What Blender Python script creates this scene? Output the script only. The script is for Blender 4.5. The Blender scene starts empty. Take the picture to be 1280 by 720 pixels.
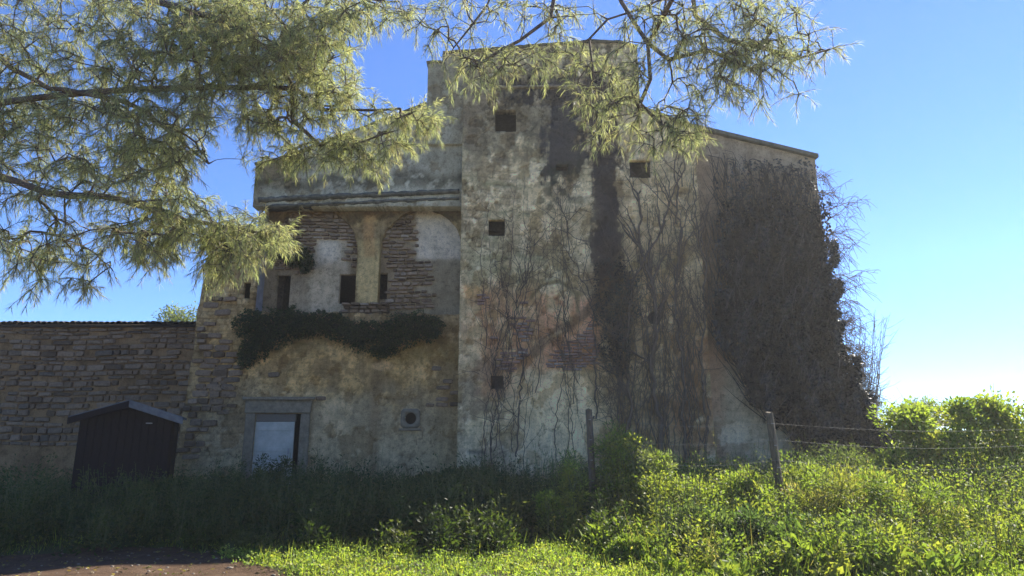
import bpy, bmesh, math, random
import numpy as np
from mathutils import Vector, Matrix
random.seed(7)
RNG = np.random.default_rng(11)
sc = bpy.context.scene
COL = sc.collection

# ------------------------------------------------------------------ camera
FOC = 800.0
PITCH = math.radians(12.5)
CH = 1.6
cam = bpy.data.cameras.new('camera')
cam.sensor_width = 36
cam.lens = 36 * FOC / 1280
cam.clip_end = 3000
camo = bpy.data.objects.new('camera', cam)
COL.objects.link(camo)
camo.location = (0, 0, CH)
camo.rotation_euler = (math.pi / 2 + PITCH, 0, 0)
sc.camera = camo

# ------------------------------------------------------------------ world, sun, exposure
SUN_AZ, SUN_EL = 47.0, 41.0          # azimuth measured from +Y towards +X
w = bpy.data.worlds.new('World'); sc.world = w; w.use_nodes = True
nt = w.node_tree
bg = nt.nodes['Background']
sky = nt.nodes.new('ShaderNodeTexSky'); sky.sky_type = 'NISHITA'; sky.sun_disc = False
sky.sun_elevation = math.radians(SUN_EL); sky.sun_rotation = math.radians(SUN_AZ)
sky.air_density = .8; sky.dust_density = 0.0; sky.ozone_density = 4.5; sky.altitude = 100
tn = nt.nodes.new('ShaderNodeMix'); tn.data_type = 'RGBA'; tn.blend_type = 'MULTIPLY'; tn.inputs[0].default_value = 1
tn.inputs[7].default_value = (.66, .83, 1.12, 1)
nt.links.new(sky.outputs[0], tn.inputs[6]); nt.links.new(tn.outputs[2], bg.inputs[0]); bg.inputs[1].default_value = 0.066
sl = bpy.data.lights.new('sun', 'SUN'); sl.energy = 4.6; sl.angle = math.radians(0.55); sl.color = (1, .93, .8)
so = bpy.data.objects.new('sun', sl); COL.objects.link(so)
_e, _a = math.radians(SUN_EL), math.radians(SUN_AZ)
SUNV = Vector((math.cos(_e) * math.sin(_a), math.cos(_e) * math.cos(_a), math.sin(_e)))
so.rotation_euler = SUNV.to_track_quat('Z', 'Y').to_euler()
sc.view_settings.view_transform = 'Standard'; sc.view_settings.look = 'None'
sc.view_settings.exposure = 1.85; sc.view_settings.gamma = 1

# ------------------------------------------------------------------ helpers
cp, sp = math.cos(PITCH), math.sin(PITCH)
def at(px, py, Y):
    """the place at depth Y that the photograph shows at (px, py)"""
    dx, dy = (px - 640) / FOC, (360 - py) / FOC
    t = Y / (cp - dy * sp)
    return np.array((dx * t, Y, CH + (sp + dy * cp) * t))
def pix(x, y, z):
    z = z - CH
    d = y * cp + z * sp
    u = -y * sp + z * cp
    return 640 + FOC * x / d, 360 - FOC * u / d

_tab = RNG.random((256, 256))
def vn(x, y, s=0):
    x = np.asarray(x, float) + s * 17.31; y = np.asarray(y, float) + s * 9.17
    xi = np.floor(x).astype(int); yi = np.floor(y).astype(int)
    fx = x - xi; fy = y - yi
    fx = fx * fx * (3 - 2 * fx); fy = fy * fy * (3 - 2 * fy)
    g = lambda a, b: _tab[a & 255, b & 255]
    return (g(xi, yi) * (1 - fx) + g(xi + 1, yi) * fx) * (1 - fy) + (g(xi, yi + 1) * (1 - fx) + g(xi + 1, yi + 1) * fx) * fy
def fbm(x, y, o=4, s=0):
    r = 0; a = .5; t = 0
    for i in range(o):
        r = r + a * vn(x * 2 ** i, y * 2 ** i, s + i * 3); t += a; a *= .55
    return r / t
def sst(a, b, x):
    t = np.clip((x - a) / (b - a), 0, 1); return t * t * (3 - 2 * t)

def tag(o, label=None, cat=None, group=None, kind=None):
    if label: o['label'] = label
    if cat: o['category'] = cat
    if group: o['group'] = group
    if kind: o['kind'] = kind
    return o
def empty(name, loc=(0, 0, 0), label=None, cat=None, group=None):
    o = bpy.data.objects.new(name, None); COL.objects.link(o); o.location = [float(v) for v in loc]
    o.empty_display_size = .2
    return tag(o, label, cat, group)
def link(name, me, parent=None):
    o = bpy.data.objects.new(name, me); COL.objects.link(o)
    if parent is not None:
        o.parent = parent
        o.matrix_parent_inverse = Matrix.Translation(-Vector(parent.location)) if parent.parent is None else Matrix()
    return o
def sub(name, me, parent):
    """sub-part: all meshes are in world coordinates and part objects stay at the origin"""
    o = bpy.data.objects.new(name, me); COL.objects.link(o); o.parent = parent
    return o
def npmesh(name, V, F, mat, col=None, smooth=False):
    me = bpy.data.meshes.new(name)
    V = np.asarray(V, np.float32); F = np.asarray(F, np.int32)
    k = F.shape[1]
    me.vertices.add(len(V)); me.vertices.foreach_set('co', V.ravel())
    me.loops.add(F.size); me.loops.foreach_set('vertex_index', F.ravel())
    me.polygons.add(len(F))
    me.polygons.foreach_set('loop_start', np.arange(0, F.size, k, dtype=np.int32))
    if smooth: me.polygons.foreach_set('use_smooth', np.ones(len(F), bool))
    if col is not None:
        a = me.color_attributes.new('Col', 'FLOAT_COLOR', 'POINT')
        c = np.ones((len(V), 4), np.float32); c[:, :3] = col
        a.data.foreach_set('color', c.ravel())
    me.materials.append(mat)
    me.update(calc_edges=True); me.validate()
    return me

# boxes / prisms gathered in one mesh
class MB:
    def __init__(s): s.v = []; s.f = []
    def box(s, x0, x1, y0, y1, z0, z1, rot=None, piv=None):
        n = len(s.v)
        for p in [(x0,y0,z0),(x1,y0,z0),(x1,y1,z0),(x0,y1,z0),(x0,y0,z1),(x1,y0,z1),(x1,y1,z1),(x0,y1,z1)]:
            q = Vector(p)
            if rot is not None: q = rot @ (q - Vector(piv)) + Vector(piv)
            s.v.append(tuple(q))
        s.f += [tuple(n + i for i in q) for q in [(0,3,2,1),(4,5,6,7),(0,1,5,4),(1,2,6,5),(2,3,7,6),(3,0,4,7)]]
        return s
    def prism(s, pts, y0, y1):
        """outline in x,z (counter-clockwise seen from -Y), pushed from y0 to y1"""
        n = len(s.v); k = len(pts)
        s.v += [(x, y0, z) for x, z in pts] + [(x, y1, z) for x, z in pts]
        s.f.append(tuple(n + i for i in range(k))); s.f.append(tuple(n + k + i for i in reversed(range(k))))
        for i in range(k):
            j = (i + 1) % k; s.f.append((n + j, n + i, n + k + i, n + k + j))
        return s
    def mesh(s, name, mat, bevel=0, rough=0, seed=1):
        bm = bmesh.new()
        vs = [bm.verts.new(v) for v in s.v]
        for f in s.f: bm.faces.new([vs[i] for i in f])
        bmesh.ops.recalc_face_normals(bm, faces=bm.faces)
        if rough:
            bmesh.ops.subdivide_edges(bm, edges=[e for e in bm.edges if e.calc_length() > .5], cuts=3, use_grid_fill=True)
            r = random.Random(seed)
            for v in bm.verts: v.co += Vector((r.uniform(-1, 1), r.uniform(-1, 1), r.uniform(-1, 1))) * rough
        if bevel: bmesh.ops.bevel(bm, geom=list(bm.edges), offset=bevel, segments=1, affect='EDGES')
        me = bpy.data.meshes.new(name); bm.to_mesh(me); bm.free(); me.materials.append(mat); return me

def tubes(P0, P1, R0, R1, sides=5):
    """arrays of segments -> verts, quads"""
    P0 = np.asarray(P0, float); P1 = np.asarray(P1, float); R0 = np.asarray(R0, float); R1 = np.asarray(R1, float)
    d = P1 - P0; L = np.linalg.norm(d, axis=1, keepdims=True) + 1e-9; d = d / L
    a = np.where(np.abs(d[:, 2:3]) < .9, np.array([[0, 0, 1.]]), np.array([[1., 0, 0]]))
    u = np.cross(d, a); u /= np.linalg.norm(u, axis=1, keepdims=True); v = np.cross(d, u)
    n = len(P0); V = np.zeros((n, 2 * sides, 3))
    for i in range(sides):
        t = 2 * math.pi * i / sides; o = u * math.cos(t) + v * math.sin(t)
        V[:, i] = P0 + o * R0[:, None]; V[:, sides + i] = P1 + o * R1[:, None]
    F = []
    base = (np.arange(n) * 2 * sides)[:, None]
    for i in range(sides):
        j = (i + 1) % sides
        F.append(base + np.array([[i, j, sides + j, sides + i]]))
    return V.reshape(-1, 3), np.concatenate(F)
def polytube(paths, sides=5):
    """paths: list of (points, radii)"""
    A, B, RA, RB = [], [], [], []
    for p, r in paths:
        p = np.asarray(p); r = np.asarray(r)
        A.append(p[:-1]); B.append(p[1:]); RA.append(r[:-1]); RB.append(r[1:])
    return tubes(np.concatenate(A), np.concatenate(B), np.concatenate(RA), np.concatenate(RB), sides)

def unit(v): return v / (np.linalg.norm(v, axis=-1, keepdims=True) + 1e-9)
def leafmesh(name, pos, d, L, W, col, mat, fold=.25):
    pos = np.asarray(pos, float); n = len(pos)
    d = unit(d); r = unit(RNG.normal(size=(n, 3)))
    s = unit(np.cross(d, r)); nn = np.cross(d, s)
    L = np.broadcast_to(L, (n,))[:, None]; W = np.broadcast_to(W, (n,))[:, None]
    V = np.stack([pos, pos + d * L * .45 + s * W * .5 + nn * W * fold, pos + d * L, pos + d * L * .45 - s * W * .5 + nn * W * fold], 1).reshape(-1, 3)
    b = (np.arange(n) * 4)[:, None]
    F = np.concatenate([b + np.array([[0, 1, 2]]), b + np.array([[0, 2, 3]])])
    return npmesh(name, V, F, mat, np.repeat(col, 4, axis=0))

# ------------------------------------------------------------------ materials
def newmat(name):
    m = bpy.data.materials.new(name); m.use_nodes = True
    t = m.node_tree; b = t.nodes['Principled BSDF']; return m, t, b
def N(t, typ, **kw):
    n = t.nodes.new(typ)
    for k, v in kw.items(): setattr(n, k, v)
    return n
def noise(t, scale, detail=6, rough=.6, vec=None):
    n = N(t, 'ShaderNodeTexNoise'); n.inputs['Scale'].default_value = scale; n.inputs['Detail'].default_value = detail
    n.inputs['Roughness'].default_value = rough
    if vec is not None: t.links.new(vec, n.inputs['Vector'])
    return n
def ramp(t, fac, stops):
    r = N(t, 'ShaderNodeValToRGB'); t.links.new(fac, r.inputs[0])
    e = r.color_ramp.elements
    while len(e) < len(stops): e.new(.5)
    for i, (p, c) in enumerate(stops):
        e[i].position = p; e[i].color = (*c, 1) if len(c) == 3 else c
    return r
def mul(t, a, b, fac=1.0, mode='MULTIPLY'):
    m = N(t, 'ShaderNodeMix', data_type='RGBA', blend_type=mode)
    m.inputs[0].default_value = fac
    for s, v in ((6, a), (7, b)):
        if isinstance(v, tuple): m.inputs[s].default_value = (*v, 1)
        else: t.links.new(v, m.inputs[s])
    return m.outputs[2]
def mat_wall():
    m, t, b = newmat('weathered_plaster')
    at_ = N(t, 'ShaderNodeAttribute', attribute_name='Col')
    tc = N(t, 'ShaderNodeTexCoord')
    n1 = noise(t, 9, 10, .75, tc.outputs['Object'])
    n2 = noise(t, 45, 6, .7, tc.outputs['Object'])
    r1 = ramp(t, n1.outputs[0], [(.33, (.50, .48, .46)), (.5, (1, 1, 1)), (.68, (1.0, 1.0, 1.0))])
    r2 = ramp(t, n2.outputs[0], [(.34, (.45, .44, .42)), (.5, (.95, .95, .95)), (.66, (1.0, 1.0, 1.0))])
    n4 = noise(t, 2.6, 8, .72, tc.outputs['Object']); r4 = ramp(t, n4.outputs[0], [(.36, (.62, .61, .58)), (.56, (1, 1, 1))])
    c = mul(t, at_.outputs['Color'], r1.outputs[0]); c = mul(t, c, r2.outputs[0], .75); c = mul(t, c, r4.outputs[0], .8)
    gn = N(t, 'ShaderNodeVectorMath', operation='SCALE'); t.links.new(c, gn.inputs[0]); gn.inputs['Scale'].default_value = 2.65; c = gn.outputs[0]
    mp = N(t, 'ShaderNodeMapping'); mp.inputs['Scale'].default_value = (7, 7, .7); t.links.new(tc.outputs['Object'], mp.inputs[0])
    n3 = noise(t, 1.0, 8, .7, mp.outputs[0])
    r3 = ramp(t, n3.outputs[0], [(.35, (.68, .70, .70)), (.55, (1, 1, 1))])
    c = mul(t, c, r3.outputs[0], .6)
    t.links.new(c, b.inputs['Base Color']); b.inputs['Roughness'].default_value = .95
    b.inputs['Specular IOR Level'].default_value = .15
    ad = N(t, 'ShaderNodeMath', operation='ADD'); t.links.new(n1.outputs[0], ad.inputs[0]); t.links.new(n2.outputs[0], ad.inputs[1])
    bp = N(t, 'ShaderNodeBump'); bp.inputs['Strength'].default_value = .9; bp.inputs['Distance'].default_value = .05
    t.links.new(ad.outputs[0], bp.inputs['Height']); t.links.new(bp.outputs[0], b.inputs['Normal'])
    return m
def mat_stone(name, stops, rough=.9, scale=14):
    """colour of each piece from its own random number, grain on top"""
    m, t, b = newmat(name)
    oi = N(t, 'ShaderNodeObjectInfo'); tc = N(t, 'ShaderNodeTexCoord')
    geo = N(t, 'ShaderNodeNewGeometry')
    r = ramp(t, oi.outputs['Random'], stops)
    n1 = noise(t, scale, 8, .75, geo.outputs['Position'])
    r1 = ramp(t, n1.outputs[0], [(.3, (.45, .45, .45)), (.55, (1, 1, 1)), (.75, (1.3, 1.28, 1.2))])
    c = mul(t, r.outputs[0], r1.outputs[0])
    t.links.new(c, b.inputs['Base Color']); b.inputs['Roughness'].default_value = rough
    b.inputs['Specular IOR Level'].default_value = .2
    bp = N(t, 'ShaderNodeBump'); bp.inputs['Strength'].default_value = .8; bp.inputs['Distance'].default_value = .03
    t.links.new(n1.outputs[0], bp.inputs['Height']); t.links.new(bp.outputs[0], b.inputs['Normal'])
    return m
def mat_plain(name, c0, c1, scale=8, rough=.85, stretch=(1, 1, 1), bump=.5, spec=.2):
    m, t, b = newmat(name)
    geo = N(t, 'ShaderNodeNewGeometry')
    mp = N(t, 'ShaderNodeMapping'); mp.inputs['Scale'].default_value = stretch; t.links.new(geo.outputs['Position'], mp.inputs[0])
    n1 = noise(t, scale, 8, .7, mp.outputs[0])
    r = ramp(t, n1.outputs[0], [(.32, c0), (.68, c1)])
    t.links.new(r.outputs[0], b.inputs['Base Color']); b.inputs['Roughness'].default_value = rough
    b.inputs['Specular IOR Level'].default_value = spec
    bp = N(t, 'ShaderNodeBump'); bp.inputs['Strength'].default_value = bump; bp.inputs['Distance'].default_value = .02
    t.links.new(n1.outputs[0], bp.inputs['Height']); t.links.new(bp.outputs[0], b.inputs['Normal'])
    return m
def mat_leaf(name, tr=.35, gain=(1.3, 1.35, .7), rough=.55):
    m, t, b = newmat(name)
    a = N(t, 'ShaderNodeAttribute', attribute_name='Col')
    t.links.new(a.outputs['Color'], b.inputs['Base Color']); b.inputs['Roughness'].default_value = rough
    b.inputs['Specular IOR Level'].default_value = .3
    tl = N(t, 'ShaderNodeBsdfTranslucent'); t.links.new(mul(t, a.outputs['Color'], gain), tl.inputs[0])
    mx = N(t, 'ShaderNodeMixShader'); mx.inputs[0].default_value = tr
    t.links.new(b.outputs[0], mx.inputs[1]); t.links.new(tl.outputs[0], mx.inputs[2])
    t.links.new(mx.outputs[0], t.nodes['Material Output'].inputs[0])
    return m
M_wall = mat_wall()
M_stone = mat_stone('rubble_stone', [(0, (.15, .10, .06)), (.3, (.25, .175, .11)), (.6, (.33, .24, .155)), (.85, (.20, .15, .10)), (1, (.40, .32, .23))])
M_stoneD = mat_stone('dark_rubble_stone', [(0, (.10, .068, .042)), (.35, (.19, .13, .08)), (.75, (.26, .185, .12)), (1, (.13, .10, .07))])
M_brick = mat_stone('old_red_brick', [(0, (.28, .17, .125)), (.4, (.38, .24, .18)), (.7, (.28, .20, .155)), (1, (.42, .35, .28))])
M_tile = mat_stone('roof_tile', [(0, (.04, .034, .026)), (.5, (.07, .055, .04)), (1, (.10, .08, .06))])
M_mortar = mat_plain('crumbling_mortar', (.06, .045, .03), (.17, .13, .085), 12)
M_black = mat_plain('room_shade_black', (.012, .010, .009), (.03, .026, .022), 5)  # near-black colour stands in for the shade of the unlit rooms
M_frame = mat_plain('worn_limestone', (.13, .105, .068), (.26, .215, .145), 10)
M_door = mat_plain('faded_white_door_paint', (.33, .33, .27), (.50, .49, .42), 4, .6)
M_transom = mat_plain('grey_brown_timber', (.12, .10, .08), (.2, .17, .13), 12, .9, (1, 1, 8))
M_shed = mat_plain('dark_stained_boards', (.010, .006, .006), (.022, .014, .013), 10, .8, (6, 6, 1))
M_shedroof = mat_plain('grey_roof_felt', (.10, .10, .10), (.18, .18, .18), 9, .8)
M_wood = mat_plain('weathered_post_wood', (.05, .042, .03), (.18, .15, .11), 22, .9, (3, 3, .4), .9)
M_wire = mat_plain('rusty_galvanised_wire', (.2, .19, .18), (.35, .34, .33), 30, .6, spec=.3)
M_bark = mat_plain('pine_bark', (.055, .045, .04), (.16, .135, .115), 18, .95, (1, 1, .4), 1)
M_vine = mat_plain('dry_vine_wood', (.06, .044, .032), (.16, .12, .085), 25, .9)
M_vineP = mat_plain('pale_dry_twig', (.14, .12, .10), (.30, .26, .22), 25, .9)
M_stem = mat_plain('green_stem', (.06, .08, .03), (.16, .18, .07), 15, .8)
M_sheet = mat_plain('weathered_shutter', (.022, .022, .026), (.038, .038, .042), 8, .8)
M_needle = mat_leaf('pine_needle', .55, (1.5, 1.5, .9))
M_leaf = mat_leaf('weed_leaf', .48, (1.6, 1.7, .6))
M_ivy = mat_leaf('dark_ivy_leaf', .15, (1.2, 1.3, .8), .5)

def mat_ground(name, stops, sc_=1.2):
    m, t, b = newmat(name)
    geo = N(t, 'ShaderNodeNewGeometry')
    n1 = noise(t, sc_, 10, .7, geo.outputs['Position']); n2 = noise(t, 30, 8, .75, geo.outputs['Position'])
    r = ramp(t, n1.outputs[0], stops)
    r2 = ramp(t, n2.outputs[0], [(.3, (.55, .55, .55)), (.65, (1.2, 1.2, 1.2))])
    t.links.new(mul(t, r.outputs[0], r2.outputs[0]), b.inputs['Base Color']); b.inputs['Roughness'].default_value = .95
    b.inputs['Specular IOR Level'].default_value = .1
    bp = N(t, 'ShaderNodeBump'); bp.inputs['Strength'].default_value = 1; bp.inputs['Distance'].default_value = .04
    t.links.new(n2.outputs[0], bp.inputs['Height']); t.links.new(bp.outputs[0], b.inputs['Normal'])
    return m
M_ground = mat_ground('grassy_soil', [(.3, (.05, .06, .025)), (.5, (.08, .085, .035)), (.7, (.12, .10, .06))])
M_bounce = mat_ground('pale_bounce_earth', [(.3, (.34, .29, .21)), (.55, (.42, .36, .27)), (.75, (.48, .42, .32))], .6)  # added earth colour, pale enough to reflect sun onto the facade
M_path = mat_ground('brown_earth', [(.3, (.06, .036, .022)), (.55, (.105, .068, .045)), (.75, (.15, .10, .07))], 3)

# ------------------------------------------------------------------ ground
def gz(x, y):
    x = np.asarray(x, float); y = np.asarray(y, float)
    far = sst(30, 60, np.hypot(x, y))
    z = (fbm(x * .35, y * .35, 3, 5) - .5) * .22
    z = z + sst(5, 14, x) * .35 * sst(6, 10, y)
    return z * (1 - far)
def grid_ground():
    xs = np.concatenate([-np.geomspace(1500, 26, 14), np.arange(-24, 24.1, .4), np.geomspace(26, 1500, 14)])
    ys = np.concatenate([-np.geomspace(1500, 14, 14), np.arange(-12, 30.1, .4), np.geomspace(32, 1500, 14)])
    X, Y = np.meshgrid(xs, ys)
    V = np.stack([X, Y, gz(X, Y)], -1).reshape(-1, 3)
    nx = len(xs); i, j = np.meshgrid(np.arange(nx - 1), np.arange(len(ys) - 1))
    a = (j * nx + i).ravel()
    F = np.stack([a, a + 1, a + nx + 1, a + nx], 1)
    o = link('ground', npmesh('ground', V, F, M_ground, smooth=True)); o['kind'] = 'structure'
grid_ground()
def path_edge(x): return 8.9 + .25 * np.sin(x * .9) + .2 * np.sin(x * 2.3 + 1) + (vn(x * 3.1, np.asarray(x) * 0, 3) - .5) * .5 + (vn(x * 9, np.asarray(x) * 0, 5) - .5) * .25 - sst(-4.2, -1.4, x) * 2.0
def make_path():
    xs = np.arange(-16, 10, .15); V = []; F = []
    K = 24
    for x in xs:
        e = float(path_edge(x))
        for k in range(K + 1):
            y = 2.4 + (e - 2.4) * k / K
            V.append((x, y, float(gz(x, y)) + .012 + .012 * math.sin(k / K * math.pi)))
    for a in range(len(xs) - 1):
        for k in range(K):
            n = a * (K + 1) + k; F.append((n, n + K + 1, n + K + 2, n + 1))
    o = link('path', npmesh('path', V, F, M_path, smooth=True)); o['kind'] = 'structure'
make_path()

def make_bounce_ground():  # unseen pale ground added behind the camera to bounce sun at the house
    xs = np.arange(-30, 30.1, .6); ys = np.arange(-34, 2.41, .6); X, Y = np.meshgrid(xs, ys)
    X = X + 0; Y = np.where(Y < -33, Y + .8 * np.sin(X), Y)
    V = np.stack([X, Y, gz(X, Y) + .016], -1).reshape(-1, 3); nx = len(xs); i, j = np.meshgrid(np.arange(nx - 1), np.arange(len(ys) - 1)); a = (j * nx + i).ravel()
    o = link('bounce_ground', npmesh('bounce_ground', V, np.stack([a, a + 1, a + nx + 1, a + nx], 1), M_bounce, smooth=True)); o['kind'] = 'structure'
make_bounce_ground()

# ------------------------------------------------------------------ colour of the weathered facade (real stains, moss, lost plaster)
def S(r, g, b):
    f = lambda c: ((c / 255 + .055) / 1.055) ** 2.4 if c > 10 else c / 255 / 12.92
    return np.array((f(r), f(g), f(b)))
class Paint:
    def __init__(s, X, Z, Y, base):
        s.X, s.Z = X, Z
        s.px, s.py = pix(X, Y, Z)
        s.c = np.empty(X.shape + (3,)); s.c[:] = base
        s.h = np.zeros(X.shape)
        s.w1 = (fbm(X * 1.7, Z * 1.7, 4, 1) - .5); s.w2 = (fbm(X * 1.7, Z * 1.7, 4, 8) - .5)
        s.f = fbm(X * 5, Z * 5, 4, 20)
    def mix(s, m, col, h=0):
        m = np.clip(m, 0, 1)[..., None]
        s.c = s.c * (1 - m) + np.asarray(col) * m
        s.h = s.h * (1 - m[..., 0]) + h * m[..., 0] if h else s.h
    def tint(s, m, mulc):
        m = np.clip(m, 0, 1)[..., None]; s.c = s.c * (1 - m + m * np.asarray(mulc))
    def rect(s, x0, x1, y0, y1, soft=10, warp=30):
        px = s.px + s.w1 * warp * 2; py = s.py + s.w2 * warp * 2
        return sst(x0 - soft, x0 + soft, px) * (1 - sst(x1 - soft, x1 + soft, px)) * sst(y0 - soft, y0 + soft, py) * (1 - sst(y1 - soft, y1 + soft, py))
    def ell(s, x, y, rx, ry, soft=.25, warp=12):
        px = s.px + s.w1 * warp * 2; py = s.py + s.w2 * warp * 2
        return 1 - sst(1 - soft, 1 + soft, np.hypot((px - x) / rx, (py - y) / ry))
    def line(s, pts, wd, soft=.6, warp=6):
        px = s.px + s.w1 * warp * 2; py = s.py + s.w2 * warp * 2
        d = np.full(px.shape, 1e9)
        for (ax, ay), (bx, by) in zip(pts[:-1], pts[1:]):
            vx, vy = bx - ax, by - ay; t = np.clip(((px - ax) * vx + (py - ay) * vy) / (vx * vx + vy * vy), 0, 1)
            d = np.minimum(d, np.hypot(px - ax - t * vx, py - ay - t * vy))
        return 1 - sst(wd * (1 - soft), wd * (1 + soft), d)
    def cracks(s, seed=200):
        a = np.abs(fbm(s.X * .7, s.Z * .7, 6, seed) - .5); b = np.abs(fbm(s.X * 1.6, s.Z * 1.6, 6, seed + 5) - .5)
        m = np.maximum((1 - sst(.002, .009, a)), (1 - sst(.002, .010, b)) * .7) * sst(.4, .55, fbm(s.X * .6, s.Z * .6, 3, seed + 9))
        s.tint(m * .85, (.38, .36, .33)); s.h = s.h - m * .02
        # flakes of render that have dropped off with a sharp rim
        n = fbm(s.X * 2.4, s.Z * 2.0, 6, seed + 14); k = sst(.585, .595, n)
        s.mix(k * .75, s.c * np.array([.66, .60, .52])); s.h = s.h - k * .025
        rim = sst(.570, .585, n) * (1 - k); s.tint(rim * .6, (1.25, 1.25, 1.22))
    def rag(s, m, k=.9, seed=40):
        n = fbm(s.X * 7, s.Z * .5, 4, seed) * .6 + fbm(s.X * 9, s.Z * 7, 4, seed + 2) * .4
        return sst(.30, .70, m + (n - .5) * 2.6 * k * np.clip(m * (1.15 - m) * 4, 0, 1))
    def mottle(s, scale, lo, hi, seed, sx=1.0, sz=1.0):
        n = fbm(s.X * scale * sx, s.Z * scale * sz, 5, seed)
        return sst(lo, hi, n)

def courses(X, Z, rh=.17, rw=.42, seed=3):
    """joint mask of coursed masonry under the plaster (1 = joint)"""
    zz = Z / rh + (fbm(X * .8, Z * .8, 2, seed) - .5) * 1.0
    r = np.floor(zz); fz = zz - r
    sh = _tab[(r.astype(int) * 7 + seed) & 255, 3]
    xx = X / (rw * (.7 + .6 * _tab[(r.astype(int) * 5) & 255, 9])) + sh * 5 + (fbm(X * 2, Z * 2, 2, seed + 3) - .5) * .5
    fx = xx - np.floor(xx)
    jz = np.minimum(fz, 1 - fz) * rh; jx = np.minimum(fx, 1 - fx) * rw
    return 1 - sst(.008, .03, np.minimum(jz, jx)), _tab[(np.floor(xx).astype(int) * 13 + r.astype(int) * 7) & 255, 40]

def paint_tower(X, Z, Y):
    p = Paint(X, Z, Y, S(158, 150, 124))
    p.tint(p.mottle(.8, .35, .65, 30), (.80, .82, .82))
    p.mix(p.mottle(2.2, .52, .66, 31) * .5, S(118, 110, 92))
    p.mix(p.mottle(3.5, .54, .60, 32) * .6, S(190, 184, 160), .012)
    p.mix(p.mottle(2.6, .56, .60, 36) * .6, S(112, 100, 80), -.018); p.tint(p.mottle(14, .54, .62, 37) * .6, (.68, .66, .62))
    j, rr = courses(X, Z, .19, .5)
    up = 1 - sst(330, 420, p.py)
    lost = p.mottle(.9, .45, .6, 33) * .8
    p.tint(j * (.25 + .5 * lost), (.55, .53, .5)); p.h -= j * .012 * (.3 + lost)
    p.tint(lost[...] * (rr - .5) * 1.2, (.75, .72, .68))
    # upper belt green grey, dirt from the parapet
    p.mix(p.rect(500, 720, 40, 175, 30, 25) * .5 * (.5 + p.f), S(108, 106, 92))
    p.mix(p.mottle(6, .5, .6, 34) * (1 - sst(130, 260, p.py)) * .75, S(62, 62, 54)); p.mix(p.rag(p.rect(580, 680, 100, 190, 20, 30), 1, 51) * .5, S(60, 58, 50))
    p.mix(p.rect(578, 604, 120, 215, 8, 18) * .55, S(92, 86, 74))
    # black runs
    drip = fbm(p.X * 6, p.Z * .35, 4, 40)
    p.mix(p.rag(np.maximum(p.rect(676, 728, 96, 216, 18, 26), p.rect(630, 728, 96, 128, 22, 26) * .8), .8) * .97, S(34, 35, 38)); p.mix(p.rect(672, 730, 100, 200, 12, 12) * .3, S(60, 60, 62))
    p.mix(p.rect(680, 722, 200, 262, 16, 20) * sst(.42, .56, p.f) * .85, S(44, 48, 40))
    p.mix(p.rag(p.line([(750, 100), (755, 250), (766, 345)], 20, .7, 13), 1.0, 46) * .93, S(30, 29, 34)); p.mix(p.line([(754, 138), (757, 250), (766, 345)], 15, .5, 4) * .5, S(38, 37, 42))
    p.mix(p.line([(766, 335), (772, 400), (768, 480), (772, 560)], 24, .8, 14) * .45, S(60, 52, 46))
    p.mix(p.rect(735, 795, 330, 430, 14, 12) * .5, S(60, 54, 50))
    p.mix(p.rect(790, 850, 318, 336, 7, 10) * .5, S(78, 88, 66))
    # moss bands
    for (x0, x1, y) in [(598, 690, 322), (610, 700, 338), (640, 700, 350), (596, 640, 300), (600, 680, 268), (600, 660, 232)]:
        p.mix(p.rect(x0, x1, y - 3, y + 3, 4, 7) * .6 * sst(.35, .6, p.f), S(92, 96, 74))
    p.mix(p.rect(590, 720, 310, 360, 20, 20) * .35, S(140, 146, 122))
    # warm lower half, lost plaster showing red masonry
    p.mix(p.rect(576, 612, 357, 372, 5, 6) * .5, S(180, 150, 100))
    p.mix(p.rect(576, 680, 362, 470, 18, 22) * .40, S(146, 118, 90))
    p.mix(p.rect(600, 664, 362, 500, 12, 20) * sst(.38, .55, fbm(X * 3, Z * 1.2, 4, 50)) * .5, S(150, 118, 96), -.015)
    p.mix(p.rect(676, 748, 372, 462, 8, 10) * .6, S(158, 122, 100), -.03)
    p.mix(p.line([(668, 440), (684, 424), (712, 404), (738, 388), (760, 350)], 6, .4, 3) * .8, S(86, 74, 60))
    p.mix(p.line([(676, 434), (690, 420), (704, 410)], 3.5, .6, 5) * .6 * sst(.35, .5, p.f), S(160, 148, 122), .02)
    br = sst(.33, .46, fbm(X * 4, Z * 4, 5, 61))
    for a in [(597, 398, 15, 14), (600, 420, 12, 8), (702, 380, 17, 22), (682, 368, 16, 10), (590, 450, 10, 16), (650, 392, 6, 6), (636, 430, 7, 16), (588, 500, 8, 14)]:
        p.mix(p.ell(*a, .3, 16) * .8 * br, S(168, 160, 134), .02)
    p.mix(p.line([(664, 372), (676, 358), (700, 352), (722, 366), (724, 388)], 2.5, .6, 4) * .8, S(84, 80, 58), -.02)
    p.mix(p.rect(638, 744, 462, 600, 12, 16) * .8, S(172, 164, 138), .01)
    p.mix(p.rect(740, 860, 470, 640, 20, 16) * .4, S(142, 134, 108), .01)
    p.mix(p.rect(572, 640, 440, 600, 10, 18) * .55 * sst(.38, .58, fbm(X * 2, Z * 2, 4, 52)), S(98, 90, 80), -.015)
    p.mix(p.rect(582, 606, 561, 566, 3, 4) * .9, S(50, 48, 46), -.03)
    p.mix(p.rect(560, 700, 540, 640, 20, 16) * .35, S(112, 114, 110))
    p.mix(p.rect(800, 868, 500, 620, 16, 20) * .4 * p.f, S(110, 80, 62))
    p.mix(p.rect(846, 900, 420, 620, 12, 14) * .6 * sst(.35, .55, fbm(X * 3, Z * 1.5, 4, 53)), S(112, 82, 64))
    p.mix(p.rect(782, 866, 150, 470, 20, 20) * .3, S(168, 158, 130))
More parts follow.
